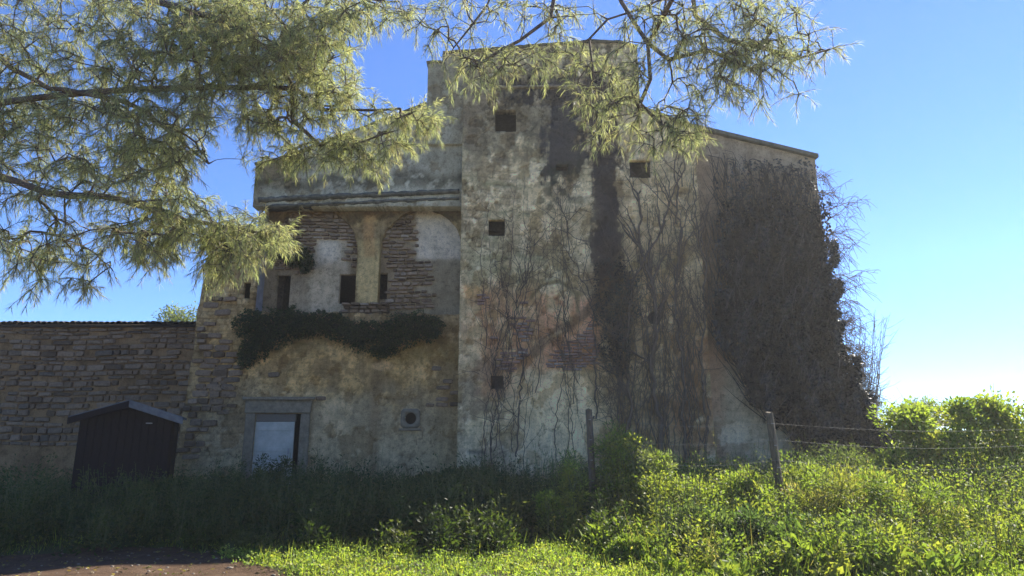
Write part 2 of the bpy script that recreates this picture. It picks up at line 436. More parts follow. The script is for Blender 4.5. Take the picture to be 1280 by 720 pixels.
    p.mix(p.rect(700, 740, 250, 330, 14, 16) * .35, S(150, 146, 124))
    p.tint(p.rect(535, 900, 40, 115, 14, 10) * .6, (.72, .74, .74))
    p.cracks(); p.h += (fbm(X * 1.2, Z * 1.2, 4, 60) - .5) * .07 + (p.f - .5) * .02
    return p
def paint_left(X, Z, Y):
    p = Paint(X, Z, Y, S(138, 125, 98))
    p.tint(p.mottle(.9, .35, .65, 70), (.78, .78, .78))
    p.mix(p.mottle(2.4, .5, .64, 71) * .55, S(100, 88, 64))
    p.mix(p.mottle(3.2, .58, .68, 72) * .5, S(166, 150, 116))
    j, rr = courses(X, Z, .17, .42, 9)
    lost = p.mottle(1.1, .42, .58, 73) * (.35 + .65 * (1 - sst(280, 340, p.px)))
    p.tint(j * (.15 + .8 * lost), (.42, .40, .36)); p.h -= j * .018 * (.2 + lost)
    p.tint(lost * (rr - .3) * .9, (.72, .68, .62))
    # ochre band under the ledge
    p.mix(p.rect(330, 560, 440, 492, 16, 24) * .45, S(146, 122, 78))
    p.mix(p.rect(262, 340, 385, 470, 16, 20) * .4, S(150, 130, 92)); p.tint(p.mottle(12, .54, .62, 76) * .8, (.6, .58, .54)); p.mix(p.mottle(2.2, .54, .6, 77) * .55, S(90, 78, 58), -.02)
    p.mix(p.rect(290, 560, 402, 440, 16, 22) * .5 * sst(.3, .55, p.f), S(82, 76, 48))
    p.mix(p.rect(460, 578, 425, 450, 10, 16) * .5, S(110, 96, 52))
    # paler grey low wall, dark runs and crack
    p.mix(p.rect(240, 578, 500, 640, 24, 20) * .6, S(126, 120, 104))
    p.mix(p.line([(472, 455), (470, 500), (466, 570), (466, 620)], 7, .7, 4) * .6, S(82, 70, 52), -.01)
    p.mix(p.line([(388, 500), (384, 540), (374, 600)], 5, .7, 3) * .6, S(78, 68, 50), -.01)
    p.mix(p.rect(226, 320, 470, 520, 14, 22) * .5 * sst(.4, .6, p.f), S(78, 70, 54), -.012)
    p.mix(p.rect(540, 578, 240, 640, 14, 14) * .45, S(92, 84, 62))
    p.mix(p.rect(262, 302, 300, 400, 12, 14) * .3, S(104, 94, 70))
    p.mix(p.ell(478, 458, 14, 6, .3, 4) * .6, S(160, 140, 110), .02)
    p.mix(p.rect(200, 250, 520, 640, 14, 16) * .4, S(104, 92, 70))
    p.cracks(205); p.h += (fbm(X * 1.1, Z * 1.1, 4, 75) - .5) * .09 + (p.f - .5) * .025
    return p
def paint_upper(X, Z, Y):
    p = Paint(X, Z, Y, S(122, 124, 114))
    p.tint(p.mottle(.8, .35, .6, 80), (.82, .82, .84))
    p.mix(p.mottle(1.6, .48, .62, 81) * .4, S(100, 100, 92))
    p.mix(p.mottle(1.4, .52, .66, 82) * .45, S(146, 148, 138))
    p.mix(p.rect(310, 372, 195, 242, 8, 14) * .7, S(96, 88, 66), -.012)
    p.mix(p.rect(455, 536, 160, 226, 12, 10) * .4, S(142, 146, 140))
    p.mix(p.rect(536, 580, 60, 240, 8, 8) * .45, S(108, 110, 100))
    p.mix(p.line([(318, 232), (400, 230), (480, 226), (578, 222)], 8, .8, 10) * .75 * sst(.35, .5, p.f + .05), S(50, 50, 38))
    top = p.rect(520, 600, 50, 110, 16, 8); p.mix(top * .5, S(80, 80, 68))
    p.cracks(215); p.h += (fbm(X * 1.2, Z * 1.2, 3, 84) - .5) * .04 + (p.f - .5) * .012
    return p
def paint_infill(X, Z, Y):
    p = Paint(X, Z, Y, S(112, 104, 88))
    p.tint(p.mottle(1.2, .35, .6, 90), (.75, .75, .75))
    p.mix(p.rect(385, 436, 288, 395, 6, 6) * .75, S(134, 130, 118), .015)
    p.mix(p.rect(398, 424, 300, 330, 6, 8) * .6, S(158, 158, 152), .02)
    p.mix(p.rect(348, 385, 320, 395, 6, 8) * .6, S(110, 106, 96))
    p.mix(p.rect(521, 580, 256, 325, 4, 3) * .85, S(148, 148, 142), .02)
    p.mix(p.rect(521, 580, 326, 400, 5, 5) * .75, S(112, 110, 98), .01)
    p.mix(p.rect(540, 590, 330, 400, 10, 8) * .4, S(86, 82, 68))
    p.h += (fbm(X * 1.5, Z * 1.5, 3, 94) - .5) * .05 + (p.f - .5) * .02
    return p
def paint_arcade(X, Z, Y):
    p = Paint(X, Z, Y, S(112, 101, 78))
    p.mix(p.mottle(2, .45, .6, 100) * .6, S(96, 86, 60))
    p.mix(p.mottle(3, .55, .66, 101) * .5, S(158, 146, 110))
    p.mix(p.rag(p.rect(320, 580, 246, 276, 6, 12), 1, 105) * .7, S(56, 48, 32)); p.mix(p.mottle(2.6, .5, .56, 106) * .5, S(84, 70, 50), -.02); p.tint(p.mottle(13, .52, .6, 107) * .8, (.6, .57, .52))
    p.mix(p.rect(446, 476, 300, 380, 4, 5) * .6, S(150, 140, 104))
    p.mix(p.rect(455, 470, 270, 320, 4, 5) * .5, S(132, 104, 70))
    p.h += (fbm(X * 1.6, Z * 1.6, 4, 104) - .5) * .08 + (p.f - .5) * .03
    return p
def paint_right(X, Z, Y):
    p = Paint(X, Z, Y, S(120, 114, 102))
    p.tint(p.mottle(1, .35, .6, 110), (.8, .8, .82))
    p.mix(p.mottle(3, .5, .62, 111) * .4, S(94, 88, 78))
    p.mix(p.rect(880, 1100, 240, 470, 26, 30) * .4, S(84, 80, 76))
    p.mix(p.rect(868, 910, 196, 420, 14, 16) * .5, S(112, 96, 78))
    p.mix(p.rect(880, 1060, 455, 640, 20, 20) * .6, S(138, 136, 122))
    p.mix(p.rect(850, 906, 430, 640, 12, 14) * .5, S(112, 84, 68))
    j, rr = courses(X, Z, .13, .6, 14)
    low = sst(500, 540, p.py)
    p.tint(j * (.10 + .25 * low), (.6, .58, .55)); p.h -= j * .005; p.mix(p.mottle(3, .5, .6, 117) * low * .5, S(100, 92, 80)); p.mix(p.mottle(2, .52, .6, 118) * low * .5, S(165, 162, 148), .01)
    p.h += (fbm(X * 1.2, Z * 1.2, 4, 114) - .5) * .06 + (p.f - .5) * .02
    return p
def paint_out(X, Z, Y):
    p = Paint(X, Z, Y, S(96, 82, 64))
    p.mix(p.mottle(2, .45, .6, 120) * .6, S(70, 58, 44)); p.h += (p.f - .5) * .03
    return p

# ------------------------------------------------------------------ walls as relief sheets with real openings and thickness
def relief_wall(name, parent, Y, x0, x1, z0, ztop, paint, holes=(), circ=(), thick=.6, cell=.028, xleft=None, slope=0):
    """ztop: function of x; holes: (x0,x1,z0,z1) openings snapped to the grid; circ: (x,z,r)"""
    cx = [x0, x1] + [h[i] for h in holes for i in (0, 1)]
    zt = float(np.max(ztop(np.linspace(x0, x1, 200)))) + .02
    cz = [z0, zt] + [h[i] for h in holes for i in (2, 3)]
    def lines(c):
        c = sorted(set(round(v, 4) for v in c)); out = []
        for a, b in zip(c[:-1], c[1:]):
            n = max(1, round((b - a) / cell)); out += list(np.linspace(a, b, n, endpoint=False))
        return np.array(out + [c[-1]])
    xs, zs = lines(cx), lines(cz)
    X, Z = np.meshgrid(xs, zs)
    T = ztop(X) + (fbm(X * 3, X * 0 + 2.2, 3, 7) - .5) * .08
    Zc = np.minimum(Z, T)
    xm = (xs[:-1] + xs[1:]) / 2; zm = (zs[:-1] + zs[1:]) / 2
    XM, ZM = np.meshgrid(xm, zm)
    m = Z[:-1, :-1] < np.minimum(T[:-1, :-1], T[:-1, 1:]) - 1e-4
    for h in holes: m &= ~((XM > h[0]) & (XM < h[1]) & (ZM > h[2]) & (ZM < h[3]))
    for c in circ: m &= np.hypot(XM - c[0], ZM - c[1]) > c[2] * (.9 + .25 * vn(XM * 9, ZM * 9, 4))
    Xw = X
    if xleft is not None:                       # the outer edge leans: wider at the foot
        f = np.clip((x1 - X) / (x1 - x0), 0, 1); Xw = X + np.clip((f - .72) / .28, 0, 1) * (xleft(Zc) - x0)
        Xw = np.where(f > .85, Xw + (vn(Zc * 5, X * 0, 9) - .5) * .10 * (f - .85) / .15, Xw)
    p = paint(Xw, Zc, Y)
    Yw = Y - p.h - slope * np.maximum(0, 2.5 - Zc)
    nz, nx = X.shape
    Vf = np.stack([Xw, Yw, Zc], -1).reshape(-1, 3)
    Vb = Vf.copy(); Vb[:, 1] = Y + thick
    idx = np.arange(nz * nx).reshape(nz, nx)
    a, b, c, d = idx[:-1, :-1], idx[:-1, 1:], idx[1:, 1:], idx[1:, :-1]
    F = [np.stack([a[m], b[m], c[m], d[m]], 1)]
    n = nz * nx
    pad = np.pad(m, 1)
    for (dz, dx_, e0, e1) in ((-1, 0, a, b), (1, 0, c, d), (0, -1, d, a), (0, 1, b, c)):
        nb = pad[1 + dz:1 + dz + m.shape[0], 1 + dx_:1 + dx_ + m.shape[1]]
        q = m & ~nb
        F.append(np.stack([e1[q], e0[q], e0[q] + n, e1[q] + n], 1))
    V = np.concatenate([Vf, Vb]); F = np.concatenate(F)
    used = np.unique(F); re = np.full(len(V), -1); re[used] = np.arange(len(used))
    C = p.c.reshape(-1, 3) * np.array([1.30, 1.13, .91]); C = np.concatenate([C, C])[used]
    V = V[used]; F = re[F]
    return link(name, npmesh(name, V, F, M_wall, C), parent)

def P(px, py, Y):
    q = at(px, py, Y); return float(q[0]), float(q[2])
def hole(px0, px1, py0, py1, Y, pm=None):
    pm = pm or (py0 + py1) / 2; return (P(px0, pm, Y)[0], P(px1, pm, Y)[0], P(px0, py1, Y)[1], P(px1, py0, Y)[1])
def topline(pts, Y):
    q = [P(a, b, Y) for a, b in pts]; xs = [v[0] for v in q]; zs = [v[1] for v in q]
    return lambda x: np.interp(x, xs, zs)

YT, YL, YU, YR = 16.0, 16.3, 16.3, 16.25
house = empty('farmhouse', (1.5, 16.0, 0), 'tall abandoned stone farmhouse with a central tower, stained plaster and bare vines', 'building')
# tower front
xTL = P(575, 350, YT)[0]; xTR = P(880, 350, YT)[0]
holesT = [hole(619, 645, 137, 164, YT), hole(787, 814, 200, 222, YT), hole(610.5, 631, 274.5, 295, YT),
          hole(614, 629, 469, 486, YT), hole(695, 710, 206, 214, YT)]
cT = P(818.5, 397, YT)
relief_wall('tower_wall', house, YT, xTL, xTR, -.5, topline([(560, 112), (722, 107), (796, 110), (799, 133), (868, 158), (900, 166)], YT),
            paint_tower, holesT, [(cT[0], cT[1], .17)], thick=.16)
link('side_wall', MB().box(xTL + .01, xTL + .3, YT + .1, YL + .8, -.5, P(578, 112, YT)[1] - .1).mesh('side_wall', M_mortar), house)
# upper tower block
xUL = P(533, 150, 16.2)[0]; xUR = P(798, 90, 16.2)[0]
def paint_top(X, Z, Y):
    a = paint_upper(X, Z, Y); b = paint_tower(X, Z, Y)
    m = sst(560, 600, a.px)[..., None]
    a.c = a.c * (1 - m) + b.c * m; return a
relief_wall('tower_top', house, 16.2, xUL, xUR, P(600, 180, 16.2)[1], topline([(530, 77), (552, 76), (553.2, 65), (640, 58), (740, 50), (775, 51), (800, 58)], 16.2),
            paint_top, [hole(617, 647, 135, 166, 16.2), (xUR - .35, xUR + .01, -1, -.9)][:1], thick=.4)
# string course on the tower
def bar(name, pts, Y0, Y1, h, mat, parent, rough=.012, seed=1, sub_=None):
    """a moulding following (px,py) points"""
    q = [P(a, b, Y0) for a, b in pts]
    # resample
    xs = np.arange(q[0][0], q[-1][0], .12); xs = np.append(xs, q[-1][0])
    zs = np.interp(xs, [v[0] for v in q], [v[1] for v in q])
    V = []; F = []
    r = random.Random(seed)
    for i, (x, z) in enumerate(zip(xs, zs)):
        j = [r.uniform(-1, 1) * rough for _ in range(6)]
        V += [(x, Y0 + j[0], z + j[1]), (x, Y1, z + j[1]), (x, Y1, z - h + j[2]), (x, Y0 + .05 + j[3], z - h + j[4]), (x, Y0 + j[5], z - h * .55)]
        if i:
            a = (i - 1) * 5; b = i * 5
            for k in range(5):
                l = (k + 1) % 5; F.append((a + k, b + k, b + l, a + l))
    me = npmesh(name, V, F, mat)
    bm = bmesh.new(); bm.from_mesh(me); bmesh.ops.holes_fill(bm, edges=bm.edges); bmesh.ops.recalc_face_normals(bm, faces=bm.faces); bm.to_mesh(me); bm.free()
    return (sub if sub_ else link)(name, me, parent)
M_moss = mat_plain('mossy_cornice_stone', (.035, .035, .024), (.17, .165, .13), 7, .95)
bar('string_course', [(622, 107), (680, 106), (722, 105)], 15.93, 16.1, .07, M_frame, house, seed=3)
# right wing
xR1 = P(1019, 200, YR)[0]
relief_wall('right_wing_wall', house, YR, xTR - .02, xR1, -.5, topline([(860, 161), (1024, 196)], YR), paint_right, thick=.5, slope=0)
# sloping roof edge over the right side
q0, q1 = P(799, 131, YR - .12), P(1025, 193, YR - .12)
def roof_slab(name, a, b, y0, y1, th, mat, over=.0):
    return link(name, MB().prism([(a[0], a[1]), (a[0], a[1] - th), (b[0], b[1] - th), (b[0], b[1])][::-1], y0, y1).mesh(name, mat), house)
M_edge = mat_plain('mossy_roof_edge', (.045, .05, .035), (.13, .13, .10), 6, .95)
roof_slab('roof', P(866, 154, YR - .13), P(1023, 192, YR - .13), YR - .13, 26, .10, M_edge)
rs_a, rs_b = P(800, 131, YT - .05), P(867, 155, YT - .05)
roof_slab('roof', rs_a, rs_b, YT - .05, YR - .14, .08, M_edge)
# left wing: lower wall, pier, arcade, infill, upper wall
xLL = lambda z: np.interp(z, [P(262, 300, YL)[1] * 0 - .5, 2.2, P(262, 300, YL)[1]], [P(212, 610, YL)[0], P(232, 490, YL)[0], P(262, 300, YL)[0]])
zLedge = P(440, 392, YL)[1]; zPier = P(290, 290, YL)[1]
x_pier = P(318, 350, YL)[0]
zl_top = topline([(200, 290), (317.5, 288)], YL)
def ztop_left(x): return np.where(x < x_pier + .001, zPier, zLedge + (fbm(np.asarray(x) * 1.5, np.asarray(x) * 0, 3, 12) - .5) * .16)
dH = hole(317, 374, 517, 660, YL, 550)
holesL = [(dH[0], dH[1], -.5, dH[3]), hole(299, 309.5, 353, 373, YL)]
cL = P(513, 523, YL)
xL0 = float(xLL(-.5))
relief_wall('left_wing_wall', house, YL, xL0, xTL + .0, -.5, ztop_left, paint_left, holesL, [(cL[0], cL[1], .16)], thick=.14, xleft=xLL)
relief_wall('upper_wall', house, YU, P(318, 230, YU)[0], xTL + .02, P(440, 258, YU)[1], topline([(316, 206), (346, 199), (420, 172), (536, 128), (580, 112)], YU),
            paint_upper, thick=.4)
bar('cornice', [(322, 247), (400, 243), (480, 240), (574, 236)], YU - .09, YU + .3, .11, M_moss, house, .02, 5)
bar('cornice', [(330, 256), (480, 250), (574, 246)], YU - .05, YU + .3, .07, M_moss, house, .02, 8)
bar('parapet_coping', [(318, 203), (346, 197), (420, 170), (533, 127)], YU - .05, YU + .45, .05, M_edge, house, .012, 6)
bar('parapet_coping', [(533, 76), (552, 75)], 16.14, 16.65, .05, M_edge, house, .012, 7)
bar('parapet_coping', [(553.5, 63.5), (640, 57), (740, 49), (775, 50), (797, 56)], 16.14, 16.65, .06, M_edge, house, .012, 9)
YA, YI = 16.74, 16.95
# infill wall
holesI = [hole(345, 362, 344, 392, YI), hole(424, 452, 343, 380, YI), hole(474, 484, 342, 374, YI)]
relief_wall('infill_wall', house, YI, P(332, 300, YI)[0] - .1, xTL, zLedge - .3, lambda x: 0 * x + P(440, 250, YI)[1], paint_infill, holesI, thick=.12)
# arcade: bottom edge follows the two arches, a pillar between them
def arcade():
    xa0, xa1 = P(331, 330, YA)[0], P(446, 330, YA)[0]; xb0, xb1 = P(474, 330, YA)[0], P(577, 330, YA)[0]
    zt = P(440, 250, YA)[1]; zcrown = P(400, 266, YA)[1]; zs = P(400, 316, YA)[1]
    zb = P(440, 380, YA)[1]
    xs = np.concatenate([np.linspace(xa0, xa1, 90), np.linspace(xa1 + .001, xb0 - .001, 26), np.linspace(xb0, xb1, 80)])
    def bot(x):
        if x <= xa1: t = (x - xa0) / (xa1 - xa0) * 2 - 1; return zs + (zcrown - zs) * math.sqrt(max(0, 1 - abs(t) ** 2.2))
        if x < xb0: return zb
        t = (x - xb0) / (xb1 - xb0) * 2 - 1; return zs + (zcrown - zs + .05) * math.sqrt(max(0, 1 - abs(t) ** 2.4))
    K = 90; ts = np.linspace(0, 1, K)
    B = np.array([bot(x) for x in xs]) + (vn(xs * 9, xs * 0, 3) - .5) * .07 + (vn(xs * 2.4, xs * 0, 6) - .5) * .22 * ((xs < xa1 - .1) | (xs > xb0 + .1))
    Z = B[None] + (zt - B)[None] * ts[:, None]; X = np.broadcast_to(xs, Z.shape).copy()
    # the pillar narrows a little at mid height
    p = paint_arcade(X, Z, YA); Yv = YA - p.h
    nz, nx = X.shape; V = np.stack([X, Yv, Z], -1).reshape(-1, 3); Vb = V.copy(); Vb[:, 1] = YI + .01
    idx = np.arange(nz * nx).reshape(nz, nx); a, b, c, d = [q.ravel() for q in (idx[:-1, :-1], idx[:-1, 1:], idx[1:, 1:], idx[1:, :-1])]
    n = nz * nx
    F = [np.stack([a, b, c, d], 1)]
    e0, e1 = idx[0, :-1], idx[0, 1:]; F.append(np.stack([e1, e0, e0 + n, e1 + n], 1))
    F = np.concatenate(F); C = p.c.reshape(-1, 3) * np.array([1.30, 1.13, .91])
    link('arcade', npmesh('arcade', np.concatenate([V, Vb]), F, M_wall, np.concatenate([C, C])), house)
    # pillar sides
arcade()
# pier return (pale strip beside the loggia) is the thickness of the wall; back it with a side wall
def quadbox(name, x0, x1, y0, y1, z0, z1, mat, bevel=0, rough=0, seed=1, parent=None):
    return link(name, MB().box(x0, x1, y0, y1, z0, z1).mesh(name, mat, bevel, rough, seed), parent or house)
M_pale = mat_plain('pale_lime_plaster', (.20, .19, .19), (.33, .31, .31), 6, .95)
quadbox('pier_return', x_pier - .06, x_pier + .012, YL + .04, YI + .05, zLedge - .05, P(318, 262, YL)[1], M_pale, .01)
quadbox('pier_roof', P(262, 300, YL)[0] - .1, x_pier + .02, YL - .08, 19.5, zPier + .01, zPier + .10, M_edge, .02)
quadbox('pillar_side', P(446, 330, YA)[0] + .02, P(474, 330, YA)[0] - .02, YA + .05, YI + .0, P(440, 380, YA)[1] + .02, P(440, 300, YA)[1], M_pale)
# ledge floor of the loggia
quadbox('ledge', x_pier, xTL - .01, YL + .12, YI + .1, zLedge - .32, zLedge - .10, M_mortar, .02)
# shell: side walls, back, roof planes keep the rooms dark
zU = P(440, 200, YU)[1]
xRin = xR1 - .02
zRr, zRl = P(1019, 200, YR)[1], P(866, 166, YR)[1]
quadbox('side_wall', xR1 - .45, xR1 - .01, YR + .5, 25.9, -.5, zRr - .12, M_mortar)
quadbox('side_wall', P(262, 300, YL)[0] + .02, P(262, 300, YL)[0] + .4, YL + .6, 19.5, -.5, zPier, M_mortar)
quadbox('side_wall', x_pier + .02, x_pier + .4, YI + .4, 25.9, -.5, P(318, 215, YU)[1], M_mortar)
quadbox('back_wall', x_pier + .4, xRin - .4, 25.5, 25.9, -.5, zRr - .2, M_mortar)
quadbox('back_wall', P(262, 300, YL)[0] + .4, x_pier + .4, 19.2, 19.5, -.5, zPier, M_mortar)
quadbox('side_wall', xUL + .02, xUL + .4, 17.45, 22, zLedge, P(533, 80, 16.2)[1], M_mortar)
quadbox('side_wall', xUR - .4, xUR - .02, 16.62, 22, P(800, 134, 16.2)[1] - .4, P(797, 72, 16.2)[1], M_mortar)
quadbox('back_wall', xUL + .4, xUR - .4, 21.6, 22, zRr - .3, P(533, 80, 16.2)[1], M_mortar)
quadbox('roof', xUL + .3, xUR - .3, 16.61, 21.7, P(533, 90, 16.2)[1] - .1, P(533, 90, 16.2)[1] + .04, M_mortar)
quadbox('roof', x_pier + .3, xUL + .1, 16.75, 25.6, P(318, 215, YU)[1] - .3, P(318, 215, YU)[1] - .15, M_mortar)
roof_slab('roof', (xUR - .1, P(800, 134, YR)[1]), (P(866, 154, YR)[0] - .001, P(866, 156, YR)[1] + .02), YR + .45, 26, .2, M_edge)
quadbox('roof', xUL + .1, xUR, 21.9, 25.9, P(318, 215, YU)[1] - .2, P(318, 215, YU)[1], M_mortar)
# floors inside stop light leaking through the rooms
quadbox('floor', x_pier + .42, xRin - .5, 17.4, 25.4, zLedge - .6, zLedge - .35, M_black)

# window fittings
def window(px0, px1, py0, py1, Y, back, mat, lint=True, sill=True):
    h = hole(px0, px1, py0, py1, Y)
    wo = link('window', MB().box(h[0] - .22, h[1] + .10, Y + back, Y + back + .04, h[2] - .30, h[3] + .10).mesh('window', mat), house)  # board behind the opening; black ones carry the room's shade in colour
    if lint: sub('lintel', MB().box(h[0] - .10, h[1] + .10, Y - .035, Y + .11, h[3] + .001, h[3] + .15).mesh('lintel', M_frame, .012, 0), wo)
    if sill: sub('window_sill', MB().box(h[0] - .05, h[1] + .05, Y - .045, Y + .11, h[2] - .06, h[2] - .001).mesh('window_sill', M_frame, .01, 0), wo)
    wo.parent = house
    return wo
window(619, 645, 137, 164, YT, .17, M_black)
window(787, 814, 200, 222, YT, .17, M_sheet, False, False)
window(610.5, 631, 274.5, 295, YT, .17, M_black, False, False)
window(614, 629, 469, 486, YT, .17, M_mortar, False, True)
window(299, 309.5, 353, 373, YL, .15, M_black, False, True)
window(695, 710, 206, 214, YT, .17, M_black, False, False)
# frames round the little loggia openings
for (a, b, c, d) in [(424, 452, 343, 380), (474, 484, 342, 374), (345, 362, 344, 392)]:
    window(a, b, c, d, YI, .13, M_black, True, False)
# doorway
def doorway():
    x0, x1, z0, z1 = dH
    jw = .24
    fr = link('door_frame', MB().box(x0 - jw, x0 - .005, YL - .05, YL + .20, -.3, z1 + .005).mesh('door_frame', M_frame, .015, .006, 2), house)
    sub('jamb', MB().box(x1 + .005, x1 + jw, YL - .05, YL + .20, -.3, z1 + .005).mesh('jamb', M_frame, .015, .006, 3), fr)
    sub('lintel', MB().box(x0 - jw - .02, x1 + jw + .02, YL - .065, YL + .20, z1 + .01, z1 + .36).mesh('lintel', M_frame, .015, .006, 4), fr)
    sub('moulding', MB().box(x0 - jw - .08, x1 + jw + .12, YL - .14, YL - .068, z1 + .33, z1 + .41).mesh('moulding', M_frame, .015, .006, 5), fr)
    dr = link('door', MB().box(x0 + .004, x1 - .15, YL + .03, YL + .07, -.3, z1 - .20).mesh('door', M_door, .008), house)
    sub('transom', MB().box(x0 + .004, x1 - .13, YL + .02, YL + .09, z1 - .195, z1 - .004).mesh('transom', M_transom, .008), dr)
    sub('door_handle', MB().box(x1 - .27, x1 - .235, YL - .005, YL + .028, 1.02, 1.15).mesh('door_handle', M_wire, .004), dr)
    for zz in (.35, 1.08, z1 - .42): sub('rail', MB().box(x0 + .02, x1 - .17, YL + .018, YL + .029, zz, zz + .09).mesh('rail', M_door, .004), dr)
    link('door_shade_sheet', MB().box(x0 - .1, x1 + .1, YL + .66, YL + .7, -.4, z1 + .1).mesh('door_shade_sheet', M_black), house)  # added dark sheet in place of the shade behind the door
doorway()
# round vent surround
def vent(c, Y, r, s):
    x, z = c; segs = 20; V = []; F = []
    for k in range(segs):
        t = 2 * math.pi * k / segs; dx, dz = math.cos(t), math.sin(t)
        m = s / max(abs(dx), abs(dz))
        for (rr, yy) in ((r, Y + .14), (r, Y - .02), (m, Y - .02), (m, Y + .04)):
            V.append((x + dx * (rr), yy, z + dz * rr))
    for k in range(segs):
        a, b = k * 4, (k + 1) % segs * 4
        for i in range(3): F.append((a + i, b + i, b + i + 1, a + i + 1))
    o = link('vent', npmesh('vent', V, F, M_frame), house)
    sub('vent_shade_sheet', MB().box(x - s, x + s, Y + .15, Y + .19, z - s, z + s).mesh('vent_shade_sheet', M_black), o)  # dark sheet coloured as the shade inside the vent
vent(cL, YL, .145, .24)
quadbox('vent_shade_sheet', cT[0] - .3, cT[0] + .2, YT + .17, YT + .21, cT[1] - .2, cT[1] + .2, M_black)  # dark sheet behind the round hole, its shade put into the colour
quadbox('vent_sill', cL[0] - .27, cL[0] + .27, YL - .09, YL + .02, cL[1] - .30, cL[1] - .245, M_frame, .01)

# ------------------------------------------------------------------ loose stones, bricks
def stone_variants(mat, name, n=7, seed=1, bev=.28):
    out = []
    for k in range(n):
        r = random.Random(seed * 31 + k)
        bm = bmesh.new(); bmesh.ops.create_cube(bm, size=2)
        bmesh.ops.bevel(bm, geom=list(bm.edges), offset=bev, segments=1, affect='EDGES')
        for v in bm.verts: v.co = Vector((v.co.x * r.uniform(.86, 1.03), v.co.y * r.uniform(.85, 1.1), v.co.z * r.uniform(.84, 1.04)))
        me = bpy.data.meshes.new(name); bm.to_mesh(me); bm.free(); me.materials.append(mat); out.append(me)
    return out
V_stone = stone_variants(M_stone, 'stone', 7, 1)
V_stoneD = stone_variants(M_stoneD, 'stone', 7, 2)
V_brick = stone_variants(M_brick, 'brick', 5, 3, .14)
def fill_stones(parent, name, variants, Y, reg, zr, xr, inside, depth=.09, hr=(.10, .16), wr=(.17, .40), gap=.018, seed=1, proud=.03, out=None):
    r = random.Random(seed); z = zr[0]
    out = [] if out is None else out
    while z < zr[1]:
        h = r.uniform(*hr); x = xr[0] - r.uniform(0, .3)
        while x < xr[1]:
            w_ = r.uniform(*wr); zz = z + math.sin(x * 1.3 + seed) * .03 + r.uniform(-.008, .008)
            cx, cz = x + w_ / 2, zz + h / 2
            px, py = pix(cx, Y, cz)
            if inside(px, py, r):
                out.append((cx, Y - proud + depth * .5 + r.uniform(-.02, .02), cz, (w_ - gap) / 2, depth / 2 + .02, (h * r.uniform(.85, 1) - gap) / 2, r.uniform(-.06, .06), r.choice(variants)))
            x += w_
        z += h
    return out
def place_stones(parent, name, lst, limit=300, mat=None):
    lst = sorted(lst, key=lambda s: -s[3] * s[5])
    inv = Vector(parent.location)
    for s in lst[:limit]:
        o = bpy.data.objects.new(name, s[7]); COL.objects.link(o); o.parent = parent
        o.location = Vector(s[:3]) - inv; o.scale = s[3:6]; o.rotation_euler = (0, s[6], s[6] * 1.5)
    rest = lst[limit:]
    if rest:
        Vs, Fs, n = [], [], 0
        for s in rest:
            me = s[7]; M = Matrix.Translation(s[:3]) @ Matrix.Rotation(s[6], 4, 'Y') @ Matrix.Diagonal((*s[3:6], 1))
            Vs += [tuple(M @ v.co) for v in me.vertices]; Fs += [tuple(i + n for i in p.vertices) for p in me.polygons]; n += len(me.vertices)
        me = bpy.data.meshes.new('small_' + name + 's'); me.from_pydata(Vs, [], Fs); me.materials.append(lst[0][7].materials[0])
        o = link('small_' + name + 's', me, parent); o['kind'] = 'stuff'
def inrect(px, py, *rs): return any(a <= px <= b and c <= py <= d for a, b, c, d in rs)
def in_loggia(px, py, r):
    if inrect(px, py, (421, 455, 336, 382), (471, 487, 338, 376), (341, 366, 340, 395)): return False
    j = r.uniform(-4, 4)
    if inrect(px, py, (388 + j, 434 + j, 300, 395)): return px > 427 and False
    if 340 <= px <= 452 and 268 <= py <= 342: return r.random() < .97
    if 480 <= px <= 519 + (py > 326) * 22 + j and 268 <= py <= 388: return r.random() < .97
    if 452 <= px <= 480: return False
    return False
stones = fill_stones(house, 'stone', V_stone, YI - .02, None, (zLedge - .1, P(440, 262, YI)[1]), (P(332, 300, YI)[0], xTL), in_loggia, seed=3, proud=.05, hr=(.07, .14), wr=(.12, .36))
# stone plinth under the pillar
stones += fill_stones(house, 'stone', V_stone, YA - .12, None, (P(440, 401, YA)[1], P(440, 381, YA)[1]), (P(432, 390, YA)[0], P(480, 390, YA)[0]),
                      lambda px, py, r: 430 < px < 482, seed=4, hr=(.09, .12), wr=(.16, .3), depth=.4, proud=.1)
# quoins and bare rubble at the left edge
def in_quoin(px, py, r):
    e = np.interp(py, [300, 490, 600], [262, 232, 214])
    k = np.interp(py, [300, 400, 470, 520, 600], [22, 30, 60, 46, 12])
    return e + 5 < px < e + k + r.uniform(-14, 14) and r.random() < .85 and not inrect(px, py, (294, 314, 348, 378))
stones += fill_stones(house, 'stone', V_stoneD, YL, None, (.9, zPier), (P(214, 600, YL)[0], P(330, 500, YL)[0]), in_quoin, seed=8, hr=(.13, .2), wr=(.22, .45), proud=.055)
def in_low(px, py, r):
    return fbm(px * .02, py * .03, 3, 41) > .56 and 250 < px < 568 and 440 < py < 515 and not inrect(px, py, (296, 396, 490, 640), (494, 532, 505, 545)) and r.random() < .7
stones += fill_stones(house, 'stone', V_stoneD, YL, None, (1, 4.6), (P(214, 600, YL)[0], xTL - .2), in_low, seed=9, hr=(.12, .17), wr=(.2, .4), proud=.035, gap=.03)
place_stones(house, 'stone', stones, 300)
def in_brick(px, py, r):
    if inrect(px, py, (608, 634, 462, 492)): return False
    if 680 < px < 746 and 392 < py < 462: return py > 460 - (px - 672) * .85 and r.random() < .93
    if 600 < px < 664 and 366 < py < 470: return fbm(px * .035, py * .03, 3, 77) > .55 and r.random() < .8
    return False
